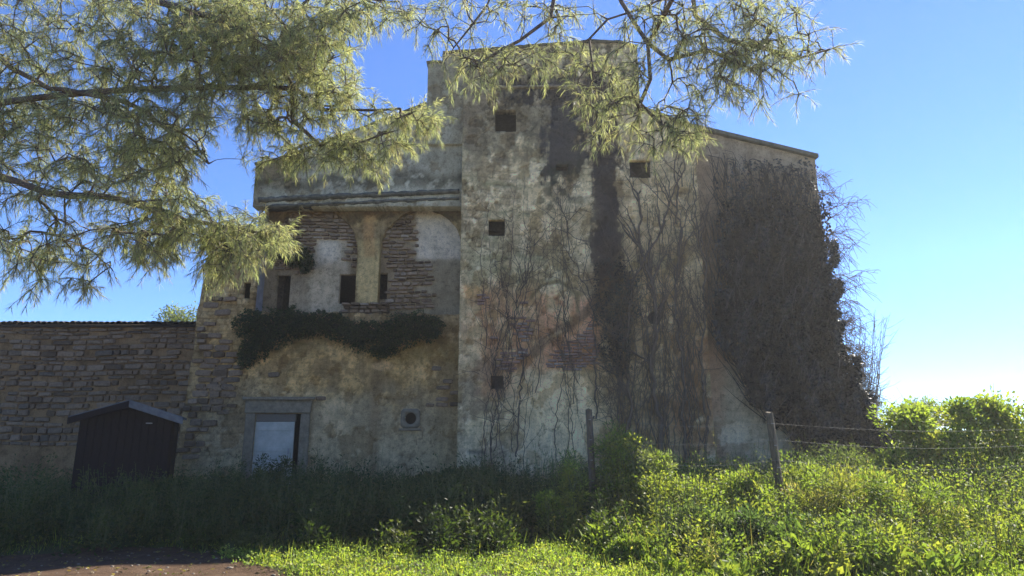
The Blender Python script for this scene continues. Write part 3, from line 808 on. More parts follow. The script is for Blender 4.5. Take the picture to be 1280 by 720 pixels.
bricks = fill_stones(house, 'brick', V_brick, YT, None, (3, 7), (xTL, P(760, 400, YT)[0]), in_brick, seed=12, hr=(.07, .085), wr=(.20, .28), gap=.016, proud=.045)
place_stones(house, 'brick', bricks, 300)

# ------------------------------------------------------------------ outbuilding on the left
YO = 17.6
outb = empty('outbuilding', (-11, YO, 0), 'low brown rubble stone outbuilding with clay tile eave left of farmhouse', 'outbuilding')
zO = P(190, 407, YO)[1]; xo0, xo1 = -19.0, P(256, 450, YO)[0] + .2
relief_wall('wall', outb, YO, xo0, xo1, -.5, lambda x: 0 * x + zO, paint_out, thick=.4, cell=.06)
link('back_wall', MB().box(xo0, xo1, YO + 4, YO + 4.3, -.5, zO + .4).mesh('back_wall', M_mortar), outb)
link('side_wall', MB().box(xo0 - .3, xo0 - .01, YO, YO + 4.3, -.5, zO).mesh('side_wall', M_mortar), outb)
m_ = MB(); m_.prism([(0, 0), (4.5, 1.0), (4.5, .92), (0, -.08)], 0, 1)
rv = [(xo0 - .3, YO - .1, zO + .02), (xo1, YO - .1, zO + .02), (xo1, YO + 4.4, zO + .5), (xo0 - .3, YO + 4.4, zO + .5)]
link('roof', npmesh('roof', rv + [(a, b, c - .08) for a, b, c in rv], [(0, 1, 2, 3), (7, 6, 5, 4), (0, 4, 5, 1), (1, 5, 6, 2), (2, 6, 7, 3), (3, 7, 4, 0)], M_tile), outb)
def tile_mesh():
    V = []; F = []; K = 7
    for (y, rr) in ((0, .085), (.42, .07)):
        for t in (0, .014):
            for k in range(K + 1):
                a = math.pi * k / K; V.append((math.cos(a) * (rr - t), y, math.sin(a) * (rr - t) * .9 + y * .11))
    n = K + 1
    for k in range(K):
        F += [(k, k + 1, 2 * n + k + 1, 2 * n + k), (n + k + 1, n + k, 3 * n + k, 3 * n + k + 1), (k + 1, k, n + k, n + k + 1)]
    me = bpy.data.meshes.new('roof_tile'); me.from_pydata(V, [], F); me.materials.append(M_tile); return me
tm = tile_mesh(); x = P(-10, 405, YO)[0]; k = 0
while x < xo1 - .1:
    for row in range(2):
        o = bpy.data.objects.new('roof_tile', tm); COL.objects.link(o); o.parent = outb
        o.location = Vector((x, YO - .2 + row * .36, zO + .02 + row * .045 + random.uniform(-.012, .012))) - Vector(outb.location); o.rotation_euler = (0, 0, random.uniform(-.06, .06))
    x += .158
outst = fill_stones(outb, 'stone', V_stoneD, YO, None, (1.2, zO - .02), (P(-5, 450, YO)[0], xo1), lambda px, py, r: r.random() < .9, seed=21, hr=(.09, .21), wr=(.14, .55), proud=.045)
place_stones(outb, 'stone', outst, 300)

# ------------------------------------------------------------------ shed
def shed():
    Ys = 13.2
    a = at(163, 503, Ys); r_ = at(200, 524, Ys)
    W = (r_[0] - a[0]); apex = a[2]; eave = apex - .27
    cx = a[0]
    e = empty('garden_shed', (cx, Ys, 0), 'small dark stained timber shed with grey felt gable roof beside stone wall', 'shed')
    rot = Matrix.Rotation(math.radians(24), 3, 'Z')
    def R(mb, name, mat, bev=.004, par=None, f=link):
        mb.v = [tuple(rot @ Vector(v) + Vector((cx, Ys, 0))) for v in mb.v]
        return f(name, mb.mesh(name, mat, bev), par or e)
    D = 1.3; W = .80
    R(MB().prism([(-W, -.2), (W, -.2), (W, eave), (0, apex - .05), (-W, eave)], .02, .06), 'front_wall', M_shed)
    # boards across the front
    n = 12
    for k in range(n):
        x0 = -W + k * 2 * W / n; x1 = x0 + 2 * W / n - .012
        zt = lambda x: apex - .05 - (apex - .05 - eave) * abs(x) / W
        R(MB().prism([(x0, -.15), (x1, -.15), (x1, zt(x1) - .01), (x0, zt(x0) - .01)], -.005, .018), 'board', M_shed, .003)
    for s in (-1, 1): R(MB().box(s * W - .03, s * W + .03, .06, D, -.2, eave), 'side_wall', M_shed)
    for k in range(9):
        R(MB().box(W + .032, W + .05, .02 + k * .165, .02 + k * .165 + .15, -.2, eave - .01), 'board', M_shed, .003)
    R(MB().box(-W, W, D - .04, D, -.2, eave), 'back_wall', M_shed)
    sl = math.atan2(apex - eave, W)
    for s in (-1, 1):
        L = (W + .22) / math.cos(sl)
        mb = MB()
        x1, z1 = s * (W + .2), apex - (W + .2) * math.tan(sl)
        pts = [(0, apex), (0, apex + .05), (x1, z1 + .05), (x1, z1)]
        R(mb.prism(pts, -.16, D + .1), 'roof', M_shedroof)
        R(MB().prism([(0, apex - .10), (0, apex + .03), (x1, z1 + .03), (x1, z1 - .10)], -.19, -.165), 'barge_board', M_shedroof if s > 0 else M_shed)
    R(MB().box(.32, .44, -.03, -.008, 1.72, 1.745), 'latch', M_wire)
shed()

M_vineD = mat_plain('dark_dead_creeper_wood', (.016, .015, .015), (.048, .045, .042), 25, .9)
M_vineG = mat_plain('grey_dry_twig', (.07, .065, .06), (.15, .14, .125), 25, .9)
# ------------------------------------------------------------------ climbing vines
def vine_paths(start, goal, Y0, n_side=6, r0=.03, wig=.12, seed=1, spread=.8, upl=(.6, 1.8), off=.05, ctrl=None):
    """main stem from ground to goal on wall plane Y0, side shoots that branch"""
    r = np.random.default_rng(seed); paths = []
    def path(a, b, rad0, rad1, w_, n=None):
        L = np.hypot(*(np.array(b) - np.array(a))); n = n or max(4, int(L / .12))
        t = np.linspace(0, 1, n)[:, None]
        base = np.array(a) * (1 - t) + np.array(b) * t
        k = np.cumsum(r.normal(size=(n, 2)), 0) * .03 * w_ / .1
        k = k - t * k[-1]
        q = base + k
        y = Y0 - off - .07 * vn(q[:, 0] * 3, q[:, 1] * 3, 8)
        rad = rad0 + (rad1 - rad0) * t[:, 0]
        return np.stack([q[:, 0], y, q[:, 1]], 1), rad
    pts = [start] + (ctrl or []) + [goal]
    rr = np.linspace(r0, r0 * .35, len(pts)); mains = []
    for i, (a, b) in enumerate(zip(pts[:-1], pts[1:])):
        mains.append(path(a, b, rr[i], rr[i + 1], wig))
    paths += mains
    M = np.concatenate([m[0] for m in mains])
    for k in range(n_side):
        i = int(len(M) * (.12 + .85 * r.random())); s = M[i]
        L = r.uniform(*upl); ang = r.normal() * spread
        e = (s[0] + math.sin(ang) * L, s[2] + math.cos(ang) * L * (1 if r.random() < .9 else -1))
        q = path((s[0], s[2]), e, r0 * .42, .004, wig * .9); paths.append(q)
        for m in range(r.integers(2, 6)):
            j = int(len(q[0]) * (.2 + .75 * r.random())); s2 = q[0][j]; L2 = r.uniform(.25, .8); an2 = ang + r.normal() * .8
            q2 = path((s2[0], s2[2]), (s2[0] + math.sin(an2) * L2, s2[2] + math.cos(an2) * L2), .007, .003, wig); paths.append(q2)
    return paths
def vine(label, start, goal, ctrl=None, mat=M_vine, leaf=0, **kw):
    e = empty('climbing_vine', (*at(start[0], start[1], YT)[[0]], YT - .1, 0), label, 'vine', 'bare vines climbing the farmhouse')
    kw.setdefault('seed', 1)
    g = lambda p: P(p[0], p[1], YT)
    paths = vine_paths(g(start), g(goal), YT, ctrl=[g(c) for c in ctrl] if ctrl else None, **kw)
    nm = 1 + (len(ctrl) if ctrl else 0)
    V, F = polytube(paths, 5); link('stem', npmesh('stem', V, F, mat), e)
    return e
vine('bare brown vine right of the tower niche, forking low near the ground', (645, 570), (668, 300), [(650, 500), (652, 440), (645, 380)], r0=.022, n_side=13, seed=2, spread=.5)
vine('fine reddish vine tangle over bare brick left of tower niche', (612, 590), (628, 355), [(618, 520), (622, 440)], mat=M_vine, r0=.016, n_side=12, seed=3, spread=.45, upl=(.5, 1.4))
vine('bare vine running up to the black streak below the dark ivy', (735, 600), (700, 250), [(742, 520), (742, 400), (720, 330)], r0=.025, n_side=14, seed=4, spread=.6)
vine('thick vine trunk right of the black streak rising under round hole', (822, 610), (800, 240), [(824, 520), (815, 440), (806, 330)], r0=.07, n_side=22, seed=5, spread=.45, upl=(.8, 2.2))
vine('upright bare vine reaching the shuttered window on the right', (858, 610), (846, 190), [(854, 500), (845, 400), (850, 280)], r0=.045, n_side=22, seed=6, spread=.35, upl=(.8, 2.4))
vine('slanting bare vine crossing from streak to the shuttered window', (780, 560), (860, 175), [(782, 450), (790, 350), (835, 260)], r0=.045, n_side=18, seed=7, spread=.5, upl=(.6, 1.8))
vine('reddish brown vine bundle along the tower right corner', (880, 610), (866, 220), [(884, 520), (878, 420), (872, 300)], r0=.04, n_side=24, seed=8, spread=.25, upl=(.6, 1.8))
rv_ = np.random.default_rng(99)
def strands(label, specs, mat, seed, lo=.006, hi=.02):
    r = np.random.default_rng(seed); e = empty('climbing_vine', (float(at(specs[0][0], 600, YT)[0]), YT - .1, 0), label, 'vine', 'bare vines climbing the farmhouse'); paths = []
    for (x0, x1, y0, y1, top0, top1, cnt) in specs:
        for k in range(cnt):
            u = r.random(); a = x0 + (x1 - x0) * u; b = r.uniform(y0, y1); ta = top0 + (top1 - top0) * np.clip(u + r.normal() * .2, 0, 1)
            L = r.uniform(.45, 1.0); tb = b - (b - r.uniform(180, 260)) * L if y0 > 300 else b - 90 * L
            n = max(8, int(abs(b - tb) / 6)); t = np.linspace(0, 1, n)
            wob = np.cumsum(r.normal(size=n)) * 1.5; wob -= t * wob[-1]; wob += 5 * np.sin(t * r.uniform(3, 9) + r.uniform(0, 6))
            px = a + (a + (ta - a) * L - a) * t + wob; py = b + (tb - b) * t
            q = np.array([at(float(u_), float(v_), YT - r.uniform(.04, .10)) for u_, v_ in zip(px, py)])
            paths.append((q, np.linspace(r.uniform(lo, hi), .003, n)))
            for m in range(4):
                j = r.integers(1, n - 1); n2 = 6; t2 = np.linspace(0, 1, n2)[:, None]
                dd = np.array([r.normal() * .28, 0, r.uniform(.15, .6)])
                paths.append((q[j] + dd * t2 + np.cumsum(r.normal(size=(n2, 3)) * [1, .2, 1], 0) * .018, np.linspace(.006, .0025, n2)))
    V, F = polytube(paths, 4); link('stem', npmesh('stem', V, F, mat), e)
M_vineR = mat_plain('reddish_vine_wood', (.075, .05, .038), (.19, .12, .085), 25, .9)
strands('thicket of thin upright vine strands between black streak and tower corner', [(780, 880, 560, 610, 775, 868, 28), (800, 880, 430, 560, 790, 870, 16)], M_vine, 71)
strands('reddish vine strands spreading over the bare brick left of niche', [(606, 668, 560, 600, 604, 690, 8), (600, 672, 430, 500, 596, 700, 13)], M_vineR, 72, .004, .013)
strands('thin vine strands climbing left of black streak toward the moss', [(690, 750, 430, 600, 672, 742, 14)], M_vine, 73, .004, .013)
# dense dark growth along the black streak
def leaves_on_wall(name, parent, n, sampler, Y, dep, L, W, cols, mat, hang=.8, seed=1):
    r = np.random.default_rng(seed)
    pts = sampler(r, n); n = len(pts)
    pos = np.array([at(a, b, Y) for a, b in pts]); cl = vn(pts[:, 0] * .11, pts[:, 1] * .035, 12) * .7 + vn(pts[:, 0] * .3, pts[:, 1] * .12, 14) * .3
    pos[:, 1] -= (cl * .85 + .15 * r.random(n)) * dep
    d = np.stack([r.normal(size=n) * .6, -np.abs(r.normal(size=n)) * .5, -hang + r.normal(size=n) * .5], 1)
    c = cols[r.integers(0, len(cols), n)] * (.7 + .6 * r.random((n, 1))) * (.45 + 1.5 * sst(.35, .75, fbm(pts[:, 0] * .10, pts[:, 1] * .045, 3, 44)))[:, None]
    return link(name, leafmesh(name, pos, d, r.uniform(.6, 1.3, n) * L, r.uniform(.6, 1.2, n) * W, c, mat), parent)
def poly_sampler(poly, dens=None):
    poly = np.array(poly, float)
    def f(r, n):
        lo, hi = poly.min(0), poly.max(0); out = []
        q = lo + (hi - lo) * r.random((n * 3, 2))
        x, y = q[:, 0], q[:, 1]; ins = np.zeros(len(q), bool)
        jx = (fbm(x * .06, y * .06, 3, 55) - .5) * 30; jy = (fbm(x * .06, y * .06, 3, 66) - .5) * 30
        X, Y = x + jx, y + jy
        for (x0, y0), (x1, y1) in zip(poly, np.roll(poly, -1, 0)):
            c = ((y0 > Y) != (y1 > Y)) & (X < (x1 - x0) * (Y - y0) / (y1 - y0 + 1e-9) + x0); ins ^= c
        if dens is not None: ins &= r.random(len(q)) < dens(x, y)
        return q[ins][:n]
    return f
# the small old ivy beside the streak
iv = empty('ivy_patch', (*at(780, 560, YT)[[0]], YT - .1, 0), 'dark ivy growing down the black streak in the middle of tower', 'ivy')
dk = np.array([(.022, .028, .02), (.03, .034, .024), (.028, .026, .022), (.045, .04, .03)])
leaves_on_wall('foliage', iv, 1500, poly_sampler([(742, 330), (775, 320), (800, 345), (795, 420), (780, 470), (752, 460), (742, 400)], lambda x, y: .25 + .6 * vn(x * .12, y * .07, 3)), YT - .03, .16, .07, .05, dk, M_ivy, seed=5)
gp = [vine_paths(P(768 + k * 5, 590, YT), P(762 + k * 6, 300 + k * 15, YT), YT, n_side=18, r0=.02, seed=60 + k, spread=.35, upl=(.5, 1.5), ctrl=[P(770 + k * 5, 460, YT)]) for k in range(4)]
V, F = polytube(sum(gp, []), 4); link('stem', npmesh('stem', V, F, M_vine), iv)

# great ivy curtain on the right wing
def ivy_curtain():
    YRf = YR - .04
    e = empty('ivy_curtain', (*at(980, 560, YR)[[0]], YR - .2, 0), 'huge dark curtain of dormant ivy hanging over the right wing and its corner', 'ivy')
    r = np.random.default_rng(5)
    poly = [(884, 212), (930, 205), (1016, 212), (1030, 300), (1046, 400), (1060, 470), (1100, 528), (1104, 590), (1010, 588), (985, 545), (940, 500), (905, 455), (884, 400), (892, 300)]
    P2 = np.array(poly, float)
    samp = poly_sampler(poly)
    # stems: rising from the foot on the right and fanning to the upper left
    paths = []
    st = samp(r, 1500); st = st[(r.random(len(st)) < .35 + .65 * sst(240, 330, st[:, 1])) & (st[:, 0] > 884 + 40 * r.random(len(st)))]
    for (a, b) in st:
        L = r.uniform(25, 90); an = math.radians(r.normal(8, 17))
        n = 7; t = np.linspace(0, 1, n)
        # streamlines lean: near the lower right they go diagonally
        lean = np.interp(b, [200, 400, 560], [.02, .15, .6]) + math.tan(an) * .5
        px = a - t * L * lean + np.cumsum(r.normal(size=n)) * 1.6; py = b - t * L * 1.0
        o = r.uniform(.02, .42)
        py = np.maximum(py, np.interp(px, [866, 1020], [178, 212]) + r.uniform(0, 14)); px = np.minimum(px, np.interp(py, [200, 440, 530, 590], [1016, 1044, 1098, 1104]))
        q = np.array([at(u, v, YRf - o - .10 * math.sin(3 * w_)) for u, v, w_ in zip(px, py, t)])
        rad = np.linspace(r.uniform(.006, .022), .003, n); paths.append((q, rad))
    for k in range(26):                         # main trunks from the root
        a, b = st[k * 9]; n = 24; t = np.linspace(0, 1, n)
        x0 = r.uniform(1030, 1096); px = x0 + (a - x0) * t ** 1.3 + np.cumsum(r.normal(size=n)) * 2; py = 590 + (b - 590) * t
        q = np.array([at(u, v, YRf - .12 - .1 * r.random()) for u, v in zip(px, py)])
        paths.append((q, np.linspace(.05, .012, n)))
    V, F = polytube(paths, 4); link('stem', npmesh('stem', V, F, M_vineD), e)
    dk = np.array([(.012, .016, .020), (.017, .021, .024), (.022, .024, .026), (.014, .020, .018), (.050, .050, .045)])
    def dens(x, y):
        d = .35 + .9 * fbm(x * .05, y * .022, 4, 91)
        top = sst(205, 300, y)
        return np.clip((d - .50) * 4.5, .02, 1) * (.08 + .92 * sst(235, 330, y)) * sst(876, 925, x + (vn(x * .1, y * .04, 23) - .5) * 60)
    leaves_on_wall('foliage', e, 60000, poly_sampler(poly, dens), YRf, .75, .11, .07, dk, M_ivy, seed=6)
    # outer skirt spreading past the corner at the foot
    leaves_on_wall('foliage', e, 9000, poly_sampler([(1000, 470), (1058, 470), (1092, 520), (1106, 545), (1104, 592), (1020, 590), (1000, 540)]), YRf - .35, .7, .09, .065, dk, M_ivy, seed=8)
    hs = []
    for (a, b) in poly_sampler([(886, 235), (1012, 225), (1040, 400), (1060, 500), (1000, 540), (940, 490), (900, 400)], lambda x, y: sst(.45, .62, vn(x * .09, y * .03, 31)) * sst(250, 330, y) * .8 + .08)(r, 180):
        n = 7; t = np.linspace(0, 1, n); L = r.uniform(10, 34)
        px = a - t * L * r.normal(.25, .25) + np.cumsum(r.normal(size=n)) * .8; py = b + t * L
        q = np.array([at(u, v, YRf - .72 - .1 * math.sin(3 * w_) - o) for u, v, w_, o in zip(px, py, t, np.full(n, r.uniform(0, .2)))])
        hs.append((q, np.linspace(r.uniform(.005, .010), .003, n)))
    V, F = polytube(hs, 4); link('hanging_twigs', npmesh('hanging_twigs', V, F, M_vineG), e)['kind'] = 'stuff'
    # bare shoots standing out past the corner
    paths = []
    for k in range(120):
        b = r.uniform(208, 505) if k % 3 else r.uniform(400, 510); a = np.interp(b, [200, 440, 500], [1020, 1046, 1076]) - 3
        grp = math.sin(b * .075)
        L = r.uniform(24, 50) * (1 + .35 * grp) * np.interp(b, [200, 260, 420, 500], [.75, 1, 1.05, .8])
        n = 10; t = np.linspace(0, 1, n); up = r.uniform(-.3, .95)
        px = a + t * L; py = b - up * L * t + (t ** 2) * L * r.uniform(.1, .8) + np.cumsum(r.normal(size=n)) * 1.6
        yy = YR + r.uniform(-.3, 1.2) - t * r.uniform(-.5, .6)
        q = np.array([at(u, v, w_) for u, v, w_ in zip(px, py, yy)])
        q[0, 0] = min(q[0, 0], xR1 - .0)
        paths.append((q, np.linspace(.012, .004, n)))
        for m in range(8):
            j = r.integers(2, n - 1); s = q[j]; n2 = 5; t2 = np.linspace(0, 1, n2)[:, None]
            dd = np.array([r.uniform(-.1, .40), r.normal() * .15, r.uniform(-.4, .35)])
            q2 = s + dd * t2 + np.array([0, 0, -.12]) * t2 ** 2 + np.cumsum(r.normal(size=(n2, 3)), 0) * .012
            paths.append((q2, np.linspace(.006, .003, n2)))
    V, F = polytube(paths, 4); link('bare_twigs', npmesh('bare_twigs', V, F, M_vine), e)
    dk2 = np.array([(.05, .05, .035), (.07, .06, .045)])
ivy_curtain()
# bare shrub at the foot of the corner
def bare_shrub():
    e = empty('bare_shrub', (*at(1085, 560, 16.5)[[0]], 16.5, 0), 'pale leafless twiggy shrub standing against the sky right of the ivy', 'shrub')
    r = np.random.default_rng(15); paths = []
    for k in range(60):
        a, b = 1072 + r.normal() * 14, 575; L = r.uniform(60, 190); n = 14; t = np.linspace(0, 1, n)
        px = a + t * r.normal(8, 16) + np.cumsum(r.normal(size=n)) * 1.3; py = b - t * L
        q = np.array([at(u, v, 16.8 + r.normal() * .02 + k % 5 * .15) for u, v in zip(px, py)])
        paths.append((q, np.linspace(.018, .004, n)))
        for m in range(9):
            j = r.integers(4, n - 1); n2 = 5; t2 = np.linspace(0, 1, n2)[:, None]
            dd = np.array([r.normal() * .3, r.normal() * .2, r.uniform(.1, .5)])
            paths.append((q[j] + dd * t2 + np.cumsum(r.normal(size=(n2, 3)), 0) * .02, np.linspace(.006, .003, n2)))
    V, F = polytube(paths, 4); link('twigs', npmesh('twigs', V, F, M_vineP), e)
bare_shrub()

# plants hanging from the ledge
G = np.array
dkgreen = G([(.030, .048, .018), (.040, .060, .022), (.024, .038, .016), (.055, .075, .03)])
def ledge_bush(label, blobs, Y, n, seed, size=.045):
    cx, cy = blobs[0][0], blobs[0][1]
    b0 = at(cx, cy, Y)
    e = empty('caper_bush', b0, label, 'bush', 'dark bushes rooted in the facade')
    r = np.random.default_rng(seed); pos = []; paths = []
    for (x, y, rx, ry, yd) in blobs:
        c = at(x, y, Y + yd); k = int(.7 * n * rx * ry / sum(q[2] * q[3] for q in blobs)); s = Y / FOC
        v = unit(r.normal(size=(k, 3))) * (r.random((k, 1)) ** .45)
        v = v * np.array([rx * s, .28, ry * s]) * (.75 + .6 * vn(v[:, 0] * 4 + x, v[:, 2] * 4, 2))[:, None]
        pos.append(c + v)
        for _ in range(26):
            d = unit(r.normal(size=3) + np.array([0, 0, -.25])) * r.uniform(1.0, 1.45) * np.array([rx * s, .25, ry * s]) * .95
            t = np.linspace(0, 1, 6)[:, None]; q = c + np.array([0, .15, .1]) + (d - np.array([0, .15, .1])) * t + np.array([0, 0, .12]) * np.sin(t * 3.1)
            paths.append((q, np.linspace(.012, .004, 6)))
            tt = r.uniform(.45, 1, (34, 1)) * 5; i0 = np.minimum(tt.astype(int), 4)[:, 0]; pos.append(q[i0] + (q[i0 + 1] - q[i0]) * (tt - i0[:, None]) + r.normal(size=(34, 3)) * .025)
    pos = np.concatenate(pos); m = len(pos)
    d = r.normal(size=(m, 3)) + np.array([0, -.5, -.5])
    c = dkgreen[r.integers(0, 4, m)] * (.6 + .8 * r.random((m, 1)))
    link('foliage', leafmesh('foliage', pos, d, r.uniform(.6, 1.3, m) * size * 1.4, r.uniform(.6, 1.2, m) * size, c, M_leaf), e)
    V, F = polytube(paths, 4); link('stem', npmesh('stem', V, F, M_vine), e)
ledge_bush('dark green bush hanging from left end of the ledge beside the slit window', [(318, 405, 24, 17, 0), (345, 412, 26, 22, 0), (322, 432, 16, 18, .05), (308, 445, 8, 16, .1), (362, 398, 18, 12, 0)], YL - .15, 9000, 1)
ledge_bush('low dark bush on the middle of ledge below the plaster patch', [(398, 405, 26, 15, 0), (424, 412, 16, 14, 0), (376, 408, 16, 15, 0)], YL - .15, 4200, 2)
ledge_bush('wide dark bush hanging below the stone plinth of pillar', [(470, 420, 30, 20, 0), (445, 418, 18, 16, 0), (500, 418, 26, 16, 0), (535, 412, 18, 17, 0), (515, 402, 24, 10, 0), (478, 438, 18, 9, .05)], YL - .18, 9000, 3)
ledge_bush('small dark bush sprouting high on wall above the slit window', [(372, 322, 16, 11, 0), (360, 318, 12, 8, 0), (382, 330, 8, 9, 0)], YI - .25, 2600, 4)

# ------------------------------------------------------------------ fence
def post(label, top, bot, Y, r0, seed):
    a, b = at(*bot, Y), at(*top, Y); b[2] += 0
    a = a + (a - b) / np.linalg.norm(a - b) * 1.2
    e = empty('fence_post', a, label, 'fence post', 'fence posts with wire'); r = np.random.default_rng(seed)
    n = 14; t = np.linspace(0, 1, n)[:, None]; q = a * (1 - t) + b * t
    sides = 10; V = []; F = []; prof = 1 + r.normal(size=sides) * .09
    for i in range(n):
        for k in range(sides):
            an = 2 * math.pi * k / sides; rr = r0 * (1.05 - .12 * i / n) * prof[k] * (1 + r.normal() * .03)
            V.append(q[i] + np.array([math.cos(an) * rr, math.sin(an) * rr, (r.normal() * .012 if i == n - 1 else 0)]))
    for i in range(n - 1):
        for k in range(sides):
            k2 = (k + 1) % sides; F.append((i * sides + k, i * sides + k2, (i + 1) * sides + k2, (i + 1) * sides + k))
    me = bpy.data.meshes.new('post'); me.from_pydata([tuple(v) for v in V], [], F + [tuple((n - 1) * sides + k for k in range(sides))]); me.materials.append(M_wood)
    link('post', me, e)
    # staples
    for k in range(4):
        c = b * (1 - .06 - k * .12) + a * (.06 + k * .12)
        link('staple', MB().box(c[0] - .02, c[0] + .02, c[1] - r0 - .012, c[1] - r0 + .02, c[2] - .006, c[2] + .006).mesh('staple', M_wire), e)
    return b, a
pt1 = post('upright weathered wooden fence post in front of tower', (736, 512), (742, 632), 11.0, .058, 1)
pt2 = post('leaning weathered wooden fence post in front of the ivy', (962, 516), (980, 648), 10.4, .06, 2)
pt3 = post('wooden fence post farthest right, just beyond the green bushes', (1345, 520), (1352, 640), 10.6, .06, 3)
pt0 = None
we = empty('fence_wire', (pt1[0][0], 11, 1), 'sagging galvanised fence wires strung between the wooden posts', 'wire')
for k, (f1, f2) in enumerate([(.04, .06), (.15, .15), (.26, .26), (.4, .4)]):
    paths = []
    A = [pt1[0] * (1 - f1) + pt1[1] * f1, pt2[0] * (1 - f2) + pt2[1] * f2, pt3[0] * (1 - f2) + pt3[1] * f2]
    q = []
    for a, b in zip(A[:-1], A[1:]):
        t = np.linspace(0, 1, 16)[:, None]; q.append(a * (1 - t) + b * t + np.array([0, -.065, 0]) - np.array([0, 0, .10 * (1 + k * .2)]) * np.sin(t * math.pi))
    for s_ in q:
        V, F = polytube([(s_, np.full(len(s_), .0011))], 4); link('wire', npmesh('wire', V, F, M_wire), we)

# ------------------------------------------------------------------ weeds
def weeds(name, xy, H, cols, nl=60, L=.07, W=.035, spread=.22, stems=3, up=.5, seed=1, stemcol=None, label=None, flower=None, mat=M_leaf):
    r = np.random.default_rng(seed); n = len(xy)
    z = gz(xy[:, 0], xy[:, 1]); base = np.stack([xy[:, 0], xy[:, 1], z], 1)
    k = stems; lean = r.normal(size=(n, k, 2)) * spread * .5
    h = H[:, None] * r.uniform(.6, 1.0, (n, k))
    pi = r.integers(0, n, n * nl); si = r.integers(0, k, n * nl)
    t = r.random(n * nl) ** .75
    hh = h[pi, si] * t
    off = lean[pi, si] * (hh ** 1.3)[:, None] + r.normal(size=(n * nl, 2)) * (spread * .35 * (1.1 - t * .7))[:, None]
    pos = base[pi] + np.concatenate([off, hh[:, None]], 1)
    out = unit(np.concatenate([off + r.normal(size=off.shape) * .08, np.zeros((n * nl, 1))], 1))
    d = out + np.stack([r.normal(size=n * nl) * .3, r.normal(size=n * nl) * .3, up + r.normal(size=n * nl) * .45], 1)
    pc = cols[r.integers(0, len(cols), n)]
    c = pc[pi] * (.75 + .45 * r.random((n * nl, 1))); 
    sz = (1.15 - .6 * t)
    m1 = leafmesh(name, pos, d, r.uniform(.6, 1.3, n * nl) * L * sz, r.uniform(.6, 1.3, n * nl) * W * sz, c, mat)
    o = link(name, m1); o['kind'] = 'stuff'
    return o, base, h, lean
def stems_of(name, base, h, lean, rad, mat):
    n, k = h.shape; A = []; B = []
    for s in range(3):
        t0, t1 = s / 3, (s + 1) / 3
        for j in range(k):
            f = lambda t: base + np.concatenate([lean[:, j] * ((h[:, j] * t) ** 1.3)[:, None], (h[:, j] * t)[:, None]], 1)
            A.append(f(t0)); B.append(f(t1))
    A = np.concatenate(A); B = np.concatenate(B)
    V, F = tubes(A, B, np.full(len(A), rad), np.full(len(A), rad * .8), 3)
    o = link(name, npmesh(name, V, F, mat)); o['kind'] = 'stuff'
def scatter(n, f, x0, x1, y0, y1, seed):
    r = np.random.default_rng(seed); q = np.stack([r.uniform(x0, x1, n), r.uniform(y0, y1, n)], 1)
    return q[r.random(n) < f(q[:, 0], q[:, 1])]
clr = lambda x, y: 1.0 * ~((y > 15.75) & (x > -9.2) & (x < 9))
# front line of the weeds
def front(x): return 8.7 + .3 * np.sin(x * 1.1 + .5) + .25 * np.sin(x * 2.7) + (1 - sst(-9, -6, x)) * 1.0 - sst(.4, 2.4, x) * 1.4
zone = lambda x, y: (y > front(x)) * clr(x, y)
shadeG = G([(.038, .058, .018), (.052, .074, .022), (.032, .050, .018), (.07, .082, .028)])  # darker greens for weeds in shadow: shade put into the leaf colour
litG = G([(.15, .20, .045), (.17, .22, .05), (.12, .17, .045), (.20, .235, .055), (.215, .225, .06)])  # brighter greens for weeds in the sun: sunlight put into the leaf colour
dryG = G([(.29, .26, .11), (.24, .24, .08), (.34, .29, .15), (.19, .21, .07)])
# left mass
xy = scatter(1150, lambda x, y: zone(x, y) * (x < 1.8), -10, 1.8, 8.6, 16.2, 1)
dist = (xy[:, 1] - front(xy[:, 0]))
H = (.25 + .95 * fbm(xy[:, 0] * .9, xy[:, 1] * .9, 3, 2) ** 1.3 + .25 * RNG.random(len(xy)) ** 3) * np.clip(.45 + dist * .4, 0, 1.0) * 1.12
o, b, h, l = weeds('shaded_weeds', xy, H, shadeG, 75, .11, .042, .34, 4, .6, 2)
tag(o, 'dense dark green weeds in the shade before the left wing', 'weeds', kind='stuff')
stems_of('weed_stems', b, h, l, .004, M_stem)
# right lit mass
xy = scatter(1900, lambda x, y: zone(x, y) * (x > .9), .9, 15, 7.6, 16.2, 3)
dist = (xy[:, 1] - front(xy[:, 0]))
H = (.65 + .8 * fbm(xy[:, 0] * .8, xy[:, 1] * .8, 3, 7)) * np.clip(.3 + dist * .32, 0, 1) * (1 - .45 * sst(.6, 1.0, xy[:, 0]) * (1 - sst(1.6, 2.0, xy[:, 0])) * (xy[:, 1] < 11.2))
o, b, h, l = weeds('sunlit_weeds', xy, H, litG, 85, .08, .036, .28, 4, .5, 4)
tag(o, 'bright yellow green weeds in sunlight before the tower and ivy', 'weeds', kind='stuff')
stems_of('weed_stems', b, h, l, .004, M_stem)
